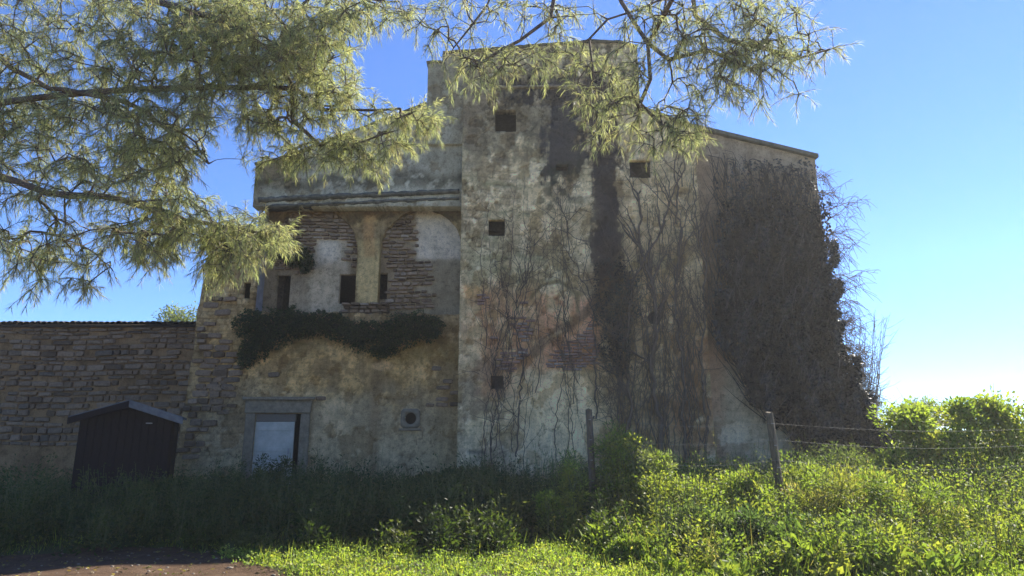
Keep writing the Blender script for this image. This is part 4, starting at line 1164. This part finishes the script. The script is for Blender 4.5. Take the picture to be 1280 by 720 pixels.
# broad-leaved and feathery weeds mixed through
xy = scatter(420, lambda x, y: zone(x, y) * (x > .5), .5, 15, 7.4, 14, 33); H = RNG.uniform(.35, .95, len(xy)) * np.clip(.4 + (xy[:, 1] - front(xy[:, 0])) * .35, 0, 1)
o, b, h, l = weeds('dock_weeds', xy, H, litG, 34, .17, .07, .26, 3, .9, 35); tag(o, 'broad leaved weeds standing among the sunlit growth', 'weeds', kind='stuff')
xy = scatter(520, lambda x, y: zone(x, y) * (x > -.2), -.2, 15, 7.6, 15, 36); H = RNG.uniform(.7, 1.6, len(xy)) * np.clip(.45 + (xy[:, 1] - front(xy[:, 0])) * .3, 0, 1)
o, b, h, l = weeds('tall_stalk_weeds', xy, H, np.concatenate([litG, dryG]), 40, .055, .016, .16, 2, 1.2, 37); tag(o, 'tall thin yellowish stalks with small leaves above the sunlit weeds', 'weeds', kind='stuff')
stems_of('weed_stems', b, h, l, .004, M_stem)
xy = scatter(260, lambda x, y: zone(x, y) * (x < 1), -9, 1, 8.9, 15.5, 38); H = RNG.uniform(.55, 1.2, len(xy)) * np.clip(.5 + (xy[:, 1] - front(xy[:, 0])) * .3, 0, 1)
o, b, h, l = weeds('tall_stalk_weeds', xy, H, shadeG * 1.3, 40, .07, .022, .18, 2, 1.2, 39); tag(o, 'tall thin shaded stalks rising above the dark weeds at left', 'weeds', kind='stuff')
stems_of('weed_stems', b, h, l, .004, M_stem)
xy = scatter(2600, lambda x, y: (y > path_edge(x)) * (y < front(x) + .3) * (x > -4), -4, 9, 5.8, 9, 40); H = RNG.uniform(.05, .2, len(xy))
o, b, h, l = weeds('low_weeds', xy, H, litG * 1.35, 20, .05, .03, .22, 3, .5, 41); tag(o, 'bright low weeds and clover carpeting the sunlit foreground', 'weeds', kind='stuff')
for o, l_ in zip([q for q in COL.objects if q.name.startswith('weed_stems')], ['thin stalks rising through the shaded weeds on the left', 'thin stalks rising through the sunlit weeds on the right', 'tallest thin stalks above the sunlit weeds', 'tallest thin stalks above the shaded weeds']): tag(o, l_, 'stalks')
# foreground grass
def grass(name, n, f, x0, x1, y0, y1, cols, hmin, hmax, seed, label):
    xy = scatter(n, f, x0, x1, y0, y1, seed); r = np.random.default_rng(seed + 1); m = len(xy)
    pos = np.stack([xy[:, 0], xy[:, 1], gz(xy[:, 0], xy[:, 1]) - .01], 1)
    d = np.stack([r.normal(size=m) * .35, r.normal(size=m) * .35, np.ones(m)], 1)
    c = cols[r.integers(0, len(cols), m)] * (.7 + .6 * r.random((m, 1)))
    o = link(name, leafmesh(name, pos, d, r.uniform(hmin, hmax, m), r.uniform(.006, .013, m), c, M_leaf, .1)); tag(o, label, 'grass', kind='stuff')
nopath = lambda x, y: 1.0 * (y > path_edge(x))
clump = lambda x, y: np.clip(fbm(x * 1.6, y * 1.6, 3, 9) * 2.4 - .45, 0.05, 1)
grass('grass', 60000, lambda x, y: nopath(x, y) * clump(x, y) * .7, -9, 9, 5.6, 10.5, litG * 1.15, .05, .15, 30, 'short bright grass along the front edge of the weeds')
grass('tall_grass', 7000, lambda x, y: (y > front(x) - .9) * (y < front(x) + .7) * nopath(x, y), -8, 12, 7, 11, np.concatenate([litG, shadeG]), .12, .32, 32, 'taller grass blades fringing the foot of weeds')

rq = np.random.default_rng(301); m = 5200
q_ = np.stack([rq.uniform(.6, 14, m), rq.uniform(7.4, 15, m)], 1); q_ = q_[(zone(q_[:, 0], q_[:, 1]) > 0) & (rq.random(m) < fbm(q_[:, 0] * 1.1, q_[:, 1] * 1.1, 3, 19) * 1.6 - .3)]; m = len(q_)
cc_ = np.concatenate([dryG, dryG, litG]); cc_ = cc_[rq.integers(0, len(cc_), m)]
tag(link('dry_grass', leafmesh('dry_grass', np.stack([q_[:, 0], q_[:, 1], gz(q_[:, 0], q_[:, 1])], 1), np.stack([rq.normal(size=m) * .35, rq.normal(size=m) * .35, np.ones(m)], 1), rq.uniform(.35, .85, m), rq.uniform(.004, .008, m), cc_ * .7, M_leaf, .1)), 'long thin straw coloured grass stalks rising through the sunlit weeds', 'grass', kind='stuff')
m = 1500; q_ = np.stack([rq.uniform(-10, 0, m), rq.uniform(6.6, 9.3, m)], 1); q_ = q_[q_[:, 1] < path_edge(q_[:, 0]) + .2]; m = len(q_)
lc = G([(.16, .11, .05), (.10, .07, .04), (.22, .18, .09), (.07, .08, .03)])
tag(link('leaf_litter', leafmesh('leaf_litter', np.stack([q_[:, 0], q_[:, 1], gz(q_[:, 0], q_[:, 1]) + .03], 1), np.stack([rq.normal(size=m), rq.normal(size=m), rq.normal(size=m) * .25], 1), rq.uniform(.02, .07, m), rq.uniform(.012, .03, m), lc[rq.integers(0, 4, m)], M_leaf, .2)), 'dead leaves and dry needles scattered over the earth path', 'leaves', kind='stuff')
# individual bushes
def bush(name, label, cat, px, py_top, Y, wpx, hpx, n, cols, L, W, seed, clumps=26, stemmat=M_stem, group=None, airy=.0, dpt=None, droop=0):
    r = np.random.default_rng(seed); x0 = float(at(px, 600, Y)[0]); zb = float(gz(x0, Y)); zt = float(at(px, py_top, Y)[2])
    Hh = max(.3, zt - zb); w_ = wpx / FOC * Y; dp = dpt or w_ * .8
    e = empty(name, (x0, Y, zb), label, cat, group)
    th = r.uniform(0, 2 * math.pi, clumps); rr = np.sqrt(r.random(clumps)); hz_ = r.uniform(.2, 1, clumps)
    sh = np.sqrt(np.clip(1 - (hz_ * .9) ** 2 * (1 - airy), .05, 1))
    C = np.stack([x0 + np.cos(th) * rr * w_ / 2 * sh, Y + np.sin(th) * rr * dp / 2 * sh, zb + Hh * hz_ * .92], 1)
    ci = r.integers(0, clumps, n); cr = r.uniform(.10, .22, clumps) * (w_ + Hh) * .5
    v = unit(r.normal(size=(n, 3))) * r.random((n, 1)) ** .5
    pos = C[ci] + v * cr[ci][:, None] * np.array([1, 1, .8])
    pos[:, 2] = np.maximum(pos[:, 2], zb + .02)
    d = v + r.normal(size=(n, 3)) * .5 + np.array([0, 0, .3 - droop])
    cc = cols[r.integers(0, len(cols), clumps)]
    c = cc[ci] * (.65 + .7 * r.random((n, 1)))
    link('foliage', leafmesh('foliage', pos, d, r.uniform(.6, 1.3, n) * L, r.uniform(.6, 1.3, n) * W, c, M_leaf), e)
    paths = []
    for k in range(clumps):
        t = np.linspace(0, 1, 7)[:, None]; s = np.array([x0 + r.normal() * .08, Y + r.normal() * .08, zb - .05])
        q = s + (C[k] - s) * t + np.array([0, 0, 1]) * np.sin(t * math.pi) * .06 + np.cumsum(r.normal(size=(7, 3)), 0) * .012
        paths.append((q, np.linspace(.014, .004, 7)))
        for m in range(3):
            dd = unit(r.normal(size=3) + np.array([0, 0, .5])) * cr[k] * 1.1
            paths.append((np.array([C[k], C[k] + dd * .5 + r.normal(size=3) * .01, C[k] + dd]), np.array([.005, .004, .002])))
    V, F = polytube(paths, 4); link('stem', npmesh('stem', V, F, stemmat), e)
    return e
bush('leafy_shrub', 'tall loose green shrub just right of the upright fence post', 'shrub', 792, 545, 10.6, 95, 100, 4200, np.concatenate([litG, G([(.10, .13, .07), (.13, .15, .08)])]), .06, .024, 51, 30, airy=.9)
bush('leafy_shrub', 'bright yellow green shrub between the two fence posts', 'shrub', 845, 600, 9.9, 110, 90, 6000, litG[[1, 3, 4]], .06, .03, 52, 34)
bush('leafy_shrub', 'yellow topped weed shrub close left of leaning fence post', 'shrub', 925, 592, 10.2, 100, 90, 6000, litG[[1, 3, 4]], .055, .028, 53, 34)
bush('bramble', 'dark green bramble heap at the bottom right of the scene', 'bramble', 1000, 655, 8.6, 210, 90, 11000, dkgreen * 1.9, .06, .04, 54, 50, dpt=1.6)
bush('bramble', 'grey green bramble below the leaning fence post', 'bramble', 900, 640, 8.9, 180, 90, 11000, G([(.07, .10, .05), (.05, .08, .04), (.09, .12, .055)]), .055, .036, 55, 50, dpt=1.6)
bush('round_bush', 'small round light green bush at bottom in front of bramble', 'bush', 784, 680, 8.3, 62, 50, 3800, litG[[0, 1]], .035, .022, 56, 24)
bush('dry_shrub', 'straw yellow dry shrub right of leaning fence post', 'shrub', 1050, 590, 9.9, 150, 100, 9500, np.concatenate([dryG * .85, litG]), .06, .018, 57, 50, dpt=1.8, airy=.3)
bush('dry_shrub', 'pale dry shrub at the right with lime green tips', 'shrub', 1120, 600, 9.4, 120, 100, 7500, np.concatenate([dryG, litG]), .06, .02, 58, 44, dpt=1.5, airy=.3)
bush('leafy_shrub', 'bright green broad bush beyond fence at the right edge', 'shrub', 1150, 505, 13.0, 120, 130, 9000, litG * 1.1, .085, .055, 59, 46, dpt=1.8)
bush('leafy_shrub', 'tallest green bush farthest right past the fence', 'shrub', 1235, 492, 12.2, 130, 160, 10000, litG, .085, .055, 60, 46, dpt=2.0)
bush('leafy_shrub', 'grey green sprawling shrub at the foot of the ivy', 'shrub', 1040, 560, 13.6, 120, 80, 6500, G([(.06, .085, .04), (.08, .10, .05)]), .07, .03, 61, 40, airy=.4)
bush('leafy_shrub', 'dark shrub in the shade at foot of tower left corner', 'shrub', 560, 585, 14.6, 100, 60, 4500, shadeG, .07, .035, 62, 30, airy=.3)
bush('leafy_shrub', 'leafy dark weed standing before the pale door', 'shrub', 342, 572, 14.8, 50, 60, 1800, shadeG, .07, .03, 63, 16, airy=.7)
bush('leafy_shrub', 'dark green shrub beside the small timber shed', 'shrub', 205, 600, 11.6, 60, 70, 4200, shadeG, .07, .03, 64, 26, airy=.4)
for k_, (px_, top_, Y_, w_, lab_) in enumerate([(772, 524, 10.9, 30, 'tallest pale green weed rising just right of the upright post'), (800, 538, 10.7, 34, 'tall leafy weed leaning between two taller plants right of the upright post'), (826, 556, 10.5, 36, 'shorter bushy weed at the right end of tall weed row by the post'),
        (716, 560, 10.2, 20, 'slim sunlit weed standing left of the upright fence post'), (1010, 566, 10.6, 44, 'tall arching weed right of the leaning fence post before the ivy'), (935, 585, 10.0, 26, 'slim tall weed immediately left of leaning fence post')]):
    bush('tall_weed', lab_, 'weed', px_, top_, Y_, w_, 60, 1100 + w_ * 22, np.concatenate([litG, G([(.14, .17, .10), (.17, .19, .11)])]), .07, .022, 80 + k_, 22, airy=1.0, group='tall weeds along the fence', dpt=.45)
bush('leafy_shrub', 'sunlit leafy sapling left of the upright fence post', 'shrub', 694, 612, 9.7, 40, 100, 2200, litG, .06, .03, 65, 20, airy=.6)

# pebbles and fallen leaves on the path
r = np.random.default_rng(77); Vs = []; Fs = []; n = 0
ico = bmesh.new(); bmesh.ops.create_icosphere(ico, subdivisions=1, radius=1); iv_ = np.array([v.co for v in ico.verts]); if_ = [[v.index for v in f.verts] for f in ico.faces]; ico.free()
for k in range(400):
    x, y = r.uniform(-9, 1), r.uniform(6.4, 9.6); s = r.uniform(.006, .02) if k > 12 else r.uniform(.02, .04)
    Vs.append(iv_ * np.array([s * 1.3, s, s * .5]) * (1 + r.normal(size=(len(iv_), 1)) * .15) + np.array([x, y, float(gz(x, y)) + .02])); Fs += [[i + n for i in f] for f in if_]; n += len(iv_)
o = link('pebbles', npmesh('pebbles', np.concatenate(Vs), Fs, mat_plain('pale_pebble', (.12, .10, .08), (.28, .25, .20), 20))); tag(o, 'small pale stones scattered over the earth path', 'pebbles', kind='stuff')

# ------------------------------------------------------------------ thin volume standing in for lens glare: added haze
m_h = bpy.data.materials.new('glare_haze_volume'); m_h.use_nodes = True; t_ = m_h.node_tree; t_.nodes.clear()
vo = t_.nodes.new('ShaderNodeVolumePrincipled'); vo.inputs['Color'].default_value = (1, .98, .93, 1); vo.inputs['Density'].default_value = .0011; vo.inputs['Anisotropy'].default_value = .35
t_.links.new(vo.outputs[0], t_.nodes.new('ShaderNodeOutputMaterial').inputs['Volume'])
hz = link('glare_haze', MB().box(-45, 45, -20, 48, -1.6, 15).mesh('glare_haze', m_h)); hz['kind'] = 'stuff'

# ------------------------------------------------------------------ pines
def pine(label, trunk_base, trunk_top, limbs, regions, seed, dens=1.0, name='pine_tree', trunk_r=.22, tuft=20, nw=.0021):
    """limbs: px polylines with depth; regions: (cx,cy,rx,ry,depth,ddepth,number of shoots)"""
    r = np.random.default_rng(seed)
    e = empty(name, (*trunk_base[:2], 0), label, 'pine tree')
    nodes = []; par = []
    def add(p, q):
        nodes.append(np.array(p, float)); par.append(q); return len(nodes) - 1
    # trunk
    tb, tt = np.array(trunk_base, float), np.array(trunk_top, float)
    tid = []
    last = -1
    for t in np.linspace(0, 1, 12):
        last = add(tb * (1 - t) + tt * t + np.array([math.sin(t * 5) * .12, math.cos(t * 4) * .08, 0]), last); tid.append(last)
    for lb in limbs:
        pts = np.array([at(a, b, c) for a, b, c in lb])
        j = min(tid, key=lambda i: np.linalg.norm(nodes[i] - pts[0] + np.array([0, 0, .8])))
        a = nodes[j]; last = j
        k = max(2, int(np.linalg.norm(pts[0] - a) / .35))
        for t in np.linspace(0, 1, k)[1:-1]: last = add(a + (pts[0] - a) * t + np.array([0, 0, .25 * math.sin(t * math.pi)]), last)
        last = add(pts[0], last)
        for p0, p1 in zip(pts[:-1], pts[1:]):
            k = max(2, int(np.linalg.norm(p1 - p0) / .15))
            for t in np.linspace(0, 1, k)[1:]: last = add(p0 + (p1 - p0) * t + r.normal(size=3) * .012, last)
    # shoots join the nearest node
    tips = []
    tg = []
    for (cx, cy, rx, ry, Yd, dY, cnt) in regions:
        k = int(cnt * dens)
        a = r.uniform(0, 2 * math.pi, k); q = np.sqrt(r.random(k))
        for u, v in zip(a, q):
            tg.append(at(cx + math.cos(u) * v * rx, cy + math.sin(u) * v * ry, Yd + r.uniform(-dY, dY)))
    tg = np.array(tg); NA = np.array(nodes)
    order = np.argsort([np.min(np.linalg.norm(NA[12:] - g, axis=1)) for g in tg])
    cap = np.zeros((len(nodes) + len(tg) * 60, 3)); cap[:len(nodes)] = NA; cnt = len(nodes)
    for gi in order:
        g = tg[gi]; dd = np.linalg.norm(cap[12:cnt] - g, axis=1); j = int(np.argmin(dd)) + 12; D = dd[j - 12]
        k = max(2, int(D / .09)); last = j; a = cap[j].copy(); off = r.normal(size=3) * D * .10 + np.array([0, 0, D * .10])
        for t in np.linspace(0, 1, k + 1)[1:]:
            p = a + (g - a) * t + off * math.sin(t * math.pi) + r.normal(size=3) * .006
            nodes.append(p); par.append(last); last = len(nodes) - 1
            if cnt < len(cap): cap[cnt] = p; cnt += 1
        tips.append(last)
    nd = []
    for tpi in tips:
        d0 = unit(nodes[tpi] - nodes[par[tpi]]); nd.append(tpi)
        for m in range(r.integers(2, 5)):
            last = tpi; d = unit(d0 * .7 + unit(r.normal(size=3)) * .95); p = nodes[tpi].copy()
            for q in range(r.integers(2, 5)):
                d = unit(d + np.array([0, 0, -.22]) + r.normal(size=3) * .12); p = p + d * .062
                nodes.append(p.copy()); par.append(last); last = len(nodes) - 1; nd.append(last)
    NA = np.array(nodes); PA = np.array(par)
    wgt = np.zeros(len(NA)); wgt[tips] = 1; wgt[nd] = np.maximum(wgt[nd], .2)
    for i in range(len(NA) - 1, 0, -1):
        if PA[i] >= 0: wgt[PA[i]] += wgt[i]
    rad = np.clip(.0024 * np.maximum(wgt, .6) ** .38, .0024, trunk_r); 
    rad[:12] = np.linspace(trunk_r, trunk_r * .5, 12)
    idx = np.where(PA >= 0)[0]; pa = PA[idx]
    big = (idx < 12)
    V, F = tubes(NA[pa[big]], NA[idx[big]], rad[pa[big]], rad[idx[big]], 12); link('trunk', npmesh('trunk', V, F, M_bark, smooth=True), e)
    th = (~big) & (rad[idx] > .012)
    V, F = tubes(NA[pa[th]], NA[idx[th]], np.minimum(rad[pa[th]], rad[idx[th]] * 1.5), rad[idx[th]], 7); link('limb', npmesh('limb', V, F, M_bark, smooth=True), e)
    tw = (~big) & ~(rad[idx] > .012)
    V, F = tubes(NA[pa[tw]], NA[idx[tw]], np.minimum(rad[pa[tw]], .012), rad[idx[tw]], 4); link('twigs', npmesh('twigs', V, F, M_bark), e)
    # needles: along the last steps of every shoot
    P0 = []; D0 = []; 
    for i in nd:
        d = NA[i] - NA[PA[i]]; P0.append(NA[i]); D0.append(d / (np.linalg.norm(d) + 1e-9))
    P0 = np.array(P0); D0 = np.array(D0); m = len(P0)
    pi = np.repeat(np.arange(m), tuft); n = len(pi)
    pos = P0[pi] - D0[pi] * (r.random((n, 1)) * .09)
    d = D0[pi] * 1.0 + unit(r.normal(size=(n, 3))) * .85 + np.array([0, 0, -.35])
    tone = G([(.23, .265, .145), (.28, .31, .17), (.20, .225, .14), (.34, .35, .20), (.25, .23, .15)])
    c = tone[r.integers(0, 5, m)][pi] * (.7 + .6 * r.random((n, 1)))
    d = unit(d); L = r.uniform(.055, .105, n)[:, None]; s = unit(np.cross(d, unit(r.normal(size=(n, 3))))) * nw
    # a needle that bends downwards: two joined pieces
    mid = pos + d * L * .55; tip = mid + unit(d + np.array([0, 0, -.5])) * L * .5
    V = np.stack([pos - s * .6, pos + s * .6, mid + s, mid - s, tip], 1).reshape(-1, 3); b = (np.arange(n) * 5)[:, None]
    F = np.concatenate([b + G([[0, 1, 2]]), b + G([[0, 2, 3]]), b + G([[3, 2, 4]])])
    link('needles', npmesh('needles', V, F, M_needle, np.repeat(c, 5, axis=0)), e)
    return len(tips), n
LD = 6.4
left_regions = [
    (60, 60, 120, 110, LD, .9, 300), (60, 220, 110, 110, LD, .9, 260), (70, 330, 70, 40, LD, .7, 60),
    (210, 25, 110, 50, LD, .8, 240), (320, 40, 100, 55, LD, .8, 240), (190, 110, 70, 50, LD, .8, 110), (320, 110, 100, 55, LD, .7, 230),
    (215, 165, 60, 35, LD, .7, 80), (185, 215, 50, 45, LD, .7, 130), (400, 60, 45, 45, LD, .6, 90), (400, 120, 45, 35, LD, .6, 70),
    (455, 12, 60, 22, LD, .6, 80), (395, 185, 50, 16, LD, .4, 60), (455, 178, 55, 14, LD, .4, 50), (520, 150, 25, 16, LD, .3, 34),
    (460, 205, 24, 10, LD, .3, 16),
    (185, 285, 45, 28, LD, .6, 100), (300, 295, 58, 26, LD, .5, 150), (240, 270, 40, 30, LD, .6, 70), (270, 330, 18, 14, LD, .3, 18),
    (200, 320, 30, 12, LD, .5, 22), (350, 160, 40, 18, LD, .5, 34), (430, 110, 14, 30, LD, .3, 14), (475, 140, 45, 8, LD, .3, 22), (330, 200, 30, 10, LD, .3, 10), (300, 60, 110, 60, LD + .6, .5, 150), (100, 150, 130, 110, LD + .7, .5, 200), (350, 20, 110, 40, LD + .5, .4, 90)]
limbsL = [[(-60, 40, 6.4), (60, 110, 6.4), (170, 130, 6.4), (230, 180, 6.3), (262, 205, 6.3)],
          [(-40, -40, 6.6), (120, -20, 6.5), (260, 20, 6.4), (340, 60, 6.4), (365, 110, 6.3), (400, 135, 6.3), (440, 140, 6.3), (500, 135, 6.2)],
          [(-60, 200, 6.4), (60, 240, 6.4), (150, 250, 6.4), (230, 275, 6.3), (320, 290, 6.3)],
          [(200, -60, 6.6), (330, -20, 6.5), (430, -5, 6.4), (500, 5, 6.4)],
          [(365, 110, 6.3), (366, 150, 6.3), (400, 180, 6.3), (450, 178, 6.3), (500, 160, 6.3)]]
import time; t0 = time.time()
print('left pine', pine('large pine with drooping bright needles filling the upper left', (-8.6, 6.8, 0), (-7.6, 6.6, 8.6), limbsL, left_regions, 3, .74, tuft=11, nw=.0019), time.time() - t0)
RD = 5.6
right_regions = [
    (560, 15, 60, 25, RD, .5, 34), (640, 10, 60, 20, RD, .5, 30), (700, 25, 50, 28, RD, .5, 36), (580, 85, 28, 18, RD, .3, 20), (632, 75, 30, 22, RD, .3, 22),
    (605, 110, 12, 12, RD, .2, 6), (680, 70, 40, 22, RD, .3, 20), (760, 95, 50, 45, RD, .5, 66), (770, 145, 34, 30, RD, .4, 30), (830, 30, 60, 34, RD, .5, 80),
    (910, 30, 60, 36, RD, .5, 95), (880, 85, 60, 28, RD, .5, 80), (950, 75, 45, 28, RD, .5, 80), (990, 55, 40, 26, RD, .4, 44), (835, 160, 45, 26, RD, .4, 50),
    (850, 140, 40, 20, RD, .4, 30), (905, 118, 40, 14, RD, .3, 20), (1035, 60, 12, 12, RD, .2, 7), (1000, 112, 8, 10, RD, .2, 4), (950, 125, 10, 8, RD, .2, 4),
    (560, 50, 30, 25, RD, .4, 12), (745, 170, 12, 16, RD, .3, 8), (960, 8, 50, 14, RD, .4, 30)]
limbsR = [[(750, -60, 5.5), (776, 5, 5.6), (796, 30, 5.6), (810, 56, 5.6), (835, 72, 5.6), (880, 66, 5.6), (930, 80, 5.6)],
          [(850, -60, 5.5), (830, -2, 5.6), (800, 8, 5.6), (760, 22, 5.6), (735, 50, 5.6), (740, 90, 5.6)],
          [(860, -60, 5.5), (870, 20, 5.6), (905, 50, 5.6), (950, 60, 5.6), (1000, 70, 5.6), (1035, 62, 5.6)],
          [(810, 56, 5.6), (812, 100, 5.6), (800, 130, 5.6), (830, 155, 5.6)],
          [(640, -60, 5.5), (610, 5, 5.6), (590, 30, 5.6), (570, 60, 5.6)],
          [(700, -50, 5.5), (690, 20, 5.6), (650, 50, 5.6), (600, 80, 5.6)]]
print('right pine', pine('second pine whose thin limbs reach down over the tower top', (2.6, -1.2, 0), (2.3, .2, 8.4), limbsR, right_regions, 4, .62, tuft=7, nw=.0017), time.time() - t0)

# trees behind
def far_tree(label, px, py_top, Y, wpx, seed, cols, n=7000):
    r = np.random.default_rng(seed); x0 = float(at(px, 400, Y)[0]); zt = float(at(px, py_top, Y)[2]); w_ = wpx / FOC * Y
    e = empty('olive_tree', (x0, Y, 0), label, 'tree'); paths = []
    q = np.array([(x0 + math.sin(t * 3) * .2, Y, zt * .75 * t) for t in np.linspace(0, 1, 8)]); V, F = polytube([(q, np.linspace(.25, .1, 8))], 8); link('trunk', npmesh('trunk', V, F, M_bark), e)
    k = 40; th = r.uniform(0, 6.28, k); C = np.stack([x0 + np.cos(th) * w_ / 2 * r.random(k), Y + np.sin(th) * w_ / 2 * r.random(k), zt * (.55 + .42 * r.random(k))], 1)
    for c in C: t = np.linspace(0, 1, 5)[:, None]; paths.append((q[5] + (c - q[5]) * t, np.linspace(.06, .01, 5)))
    V, F = polytube(paths, 4); link('limb', npmesh('limb', V, F, M_bark), e)
    ci = r.integers(0, k, n); v = unit(r.normal(size=(n, 3))) * r.random((n, 1)) ** .5 * .5
    link('crown', leafmesh('crown', C[ci] + v, v + r.normal(size=(n, 3)), .12, .05, cols[r.integers(0, len(cols), n)] * (.7 + .6 * r.random((n, 1))), M_leaf), e)
far_tree('light green tree crown showing over the outbuilding roof', 222, 380, 26, 70, 5, G([(.12, .15, .07), (.16, .18, .09)]))
far_tree('grey green tree on the skyline at the right edge', 1175, 500, 40, 130, 6, G([(.10, .13, .05), (.13, .15, .06)]), 9000)
print('done', len(bpy.data.objects))
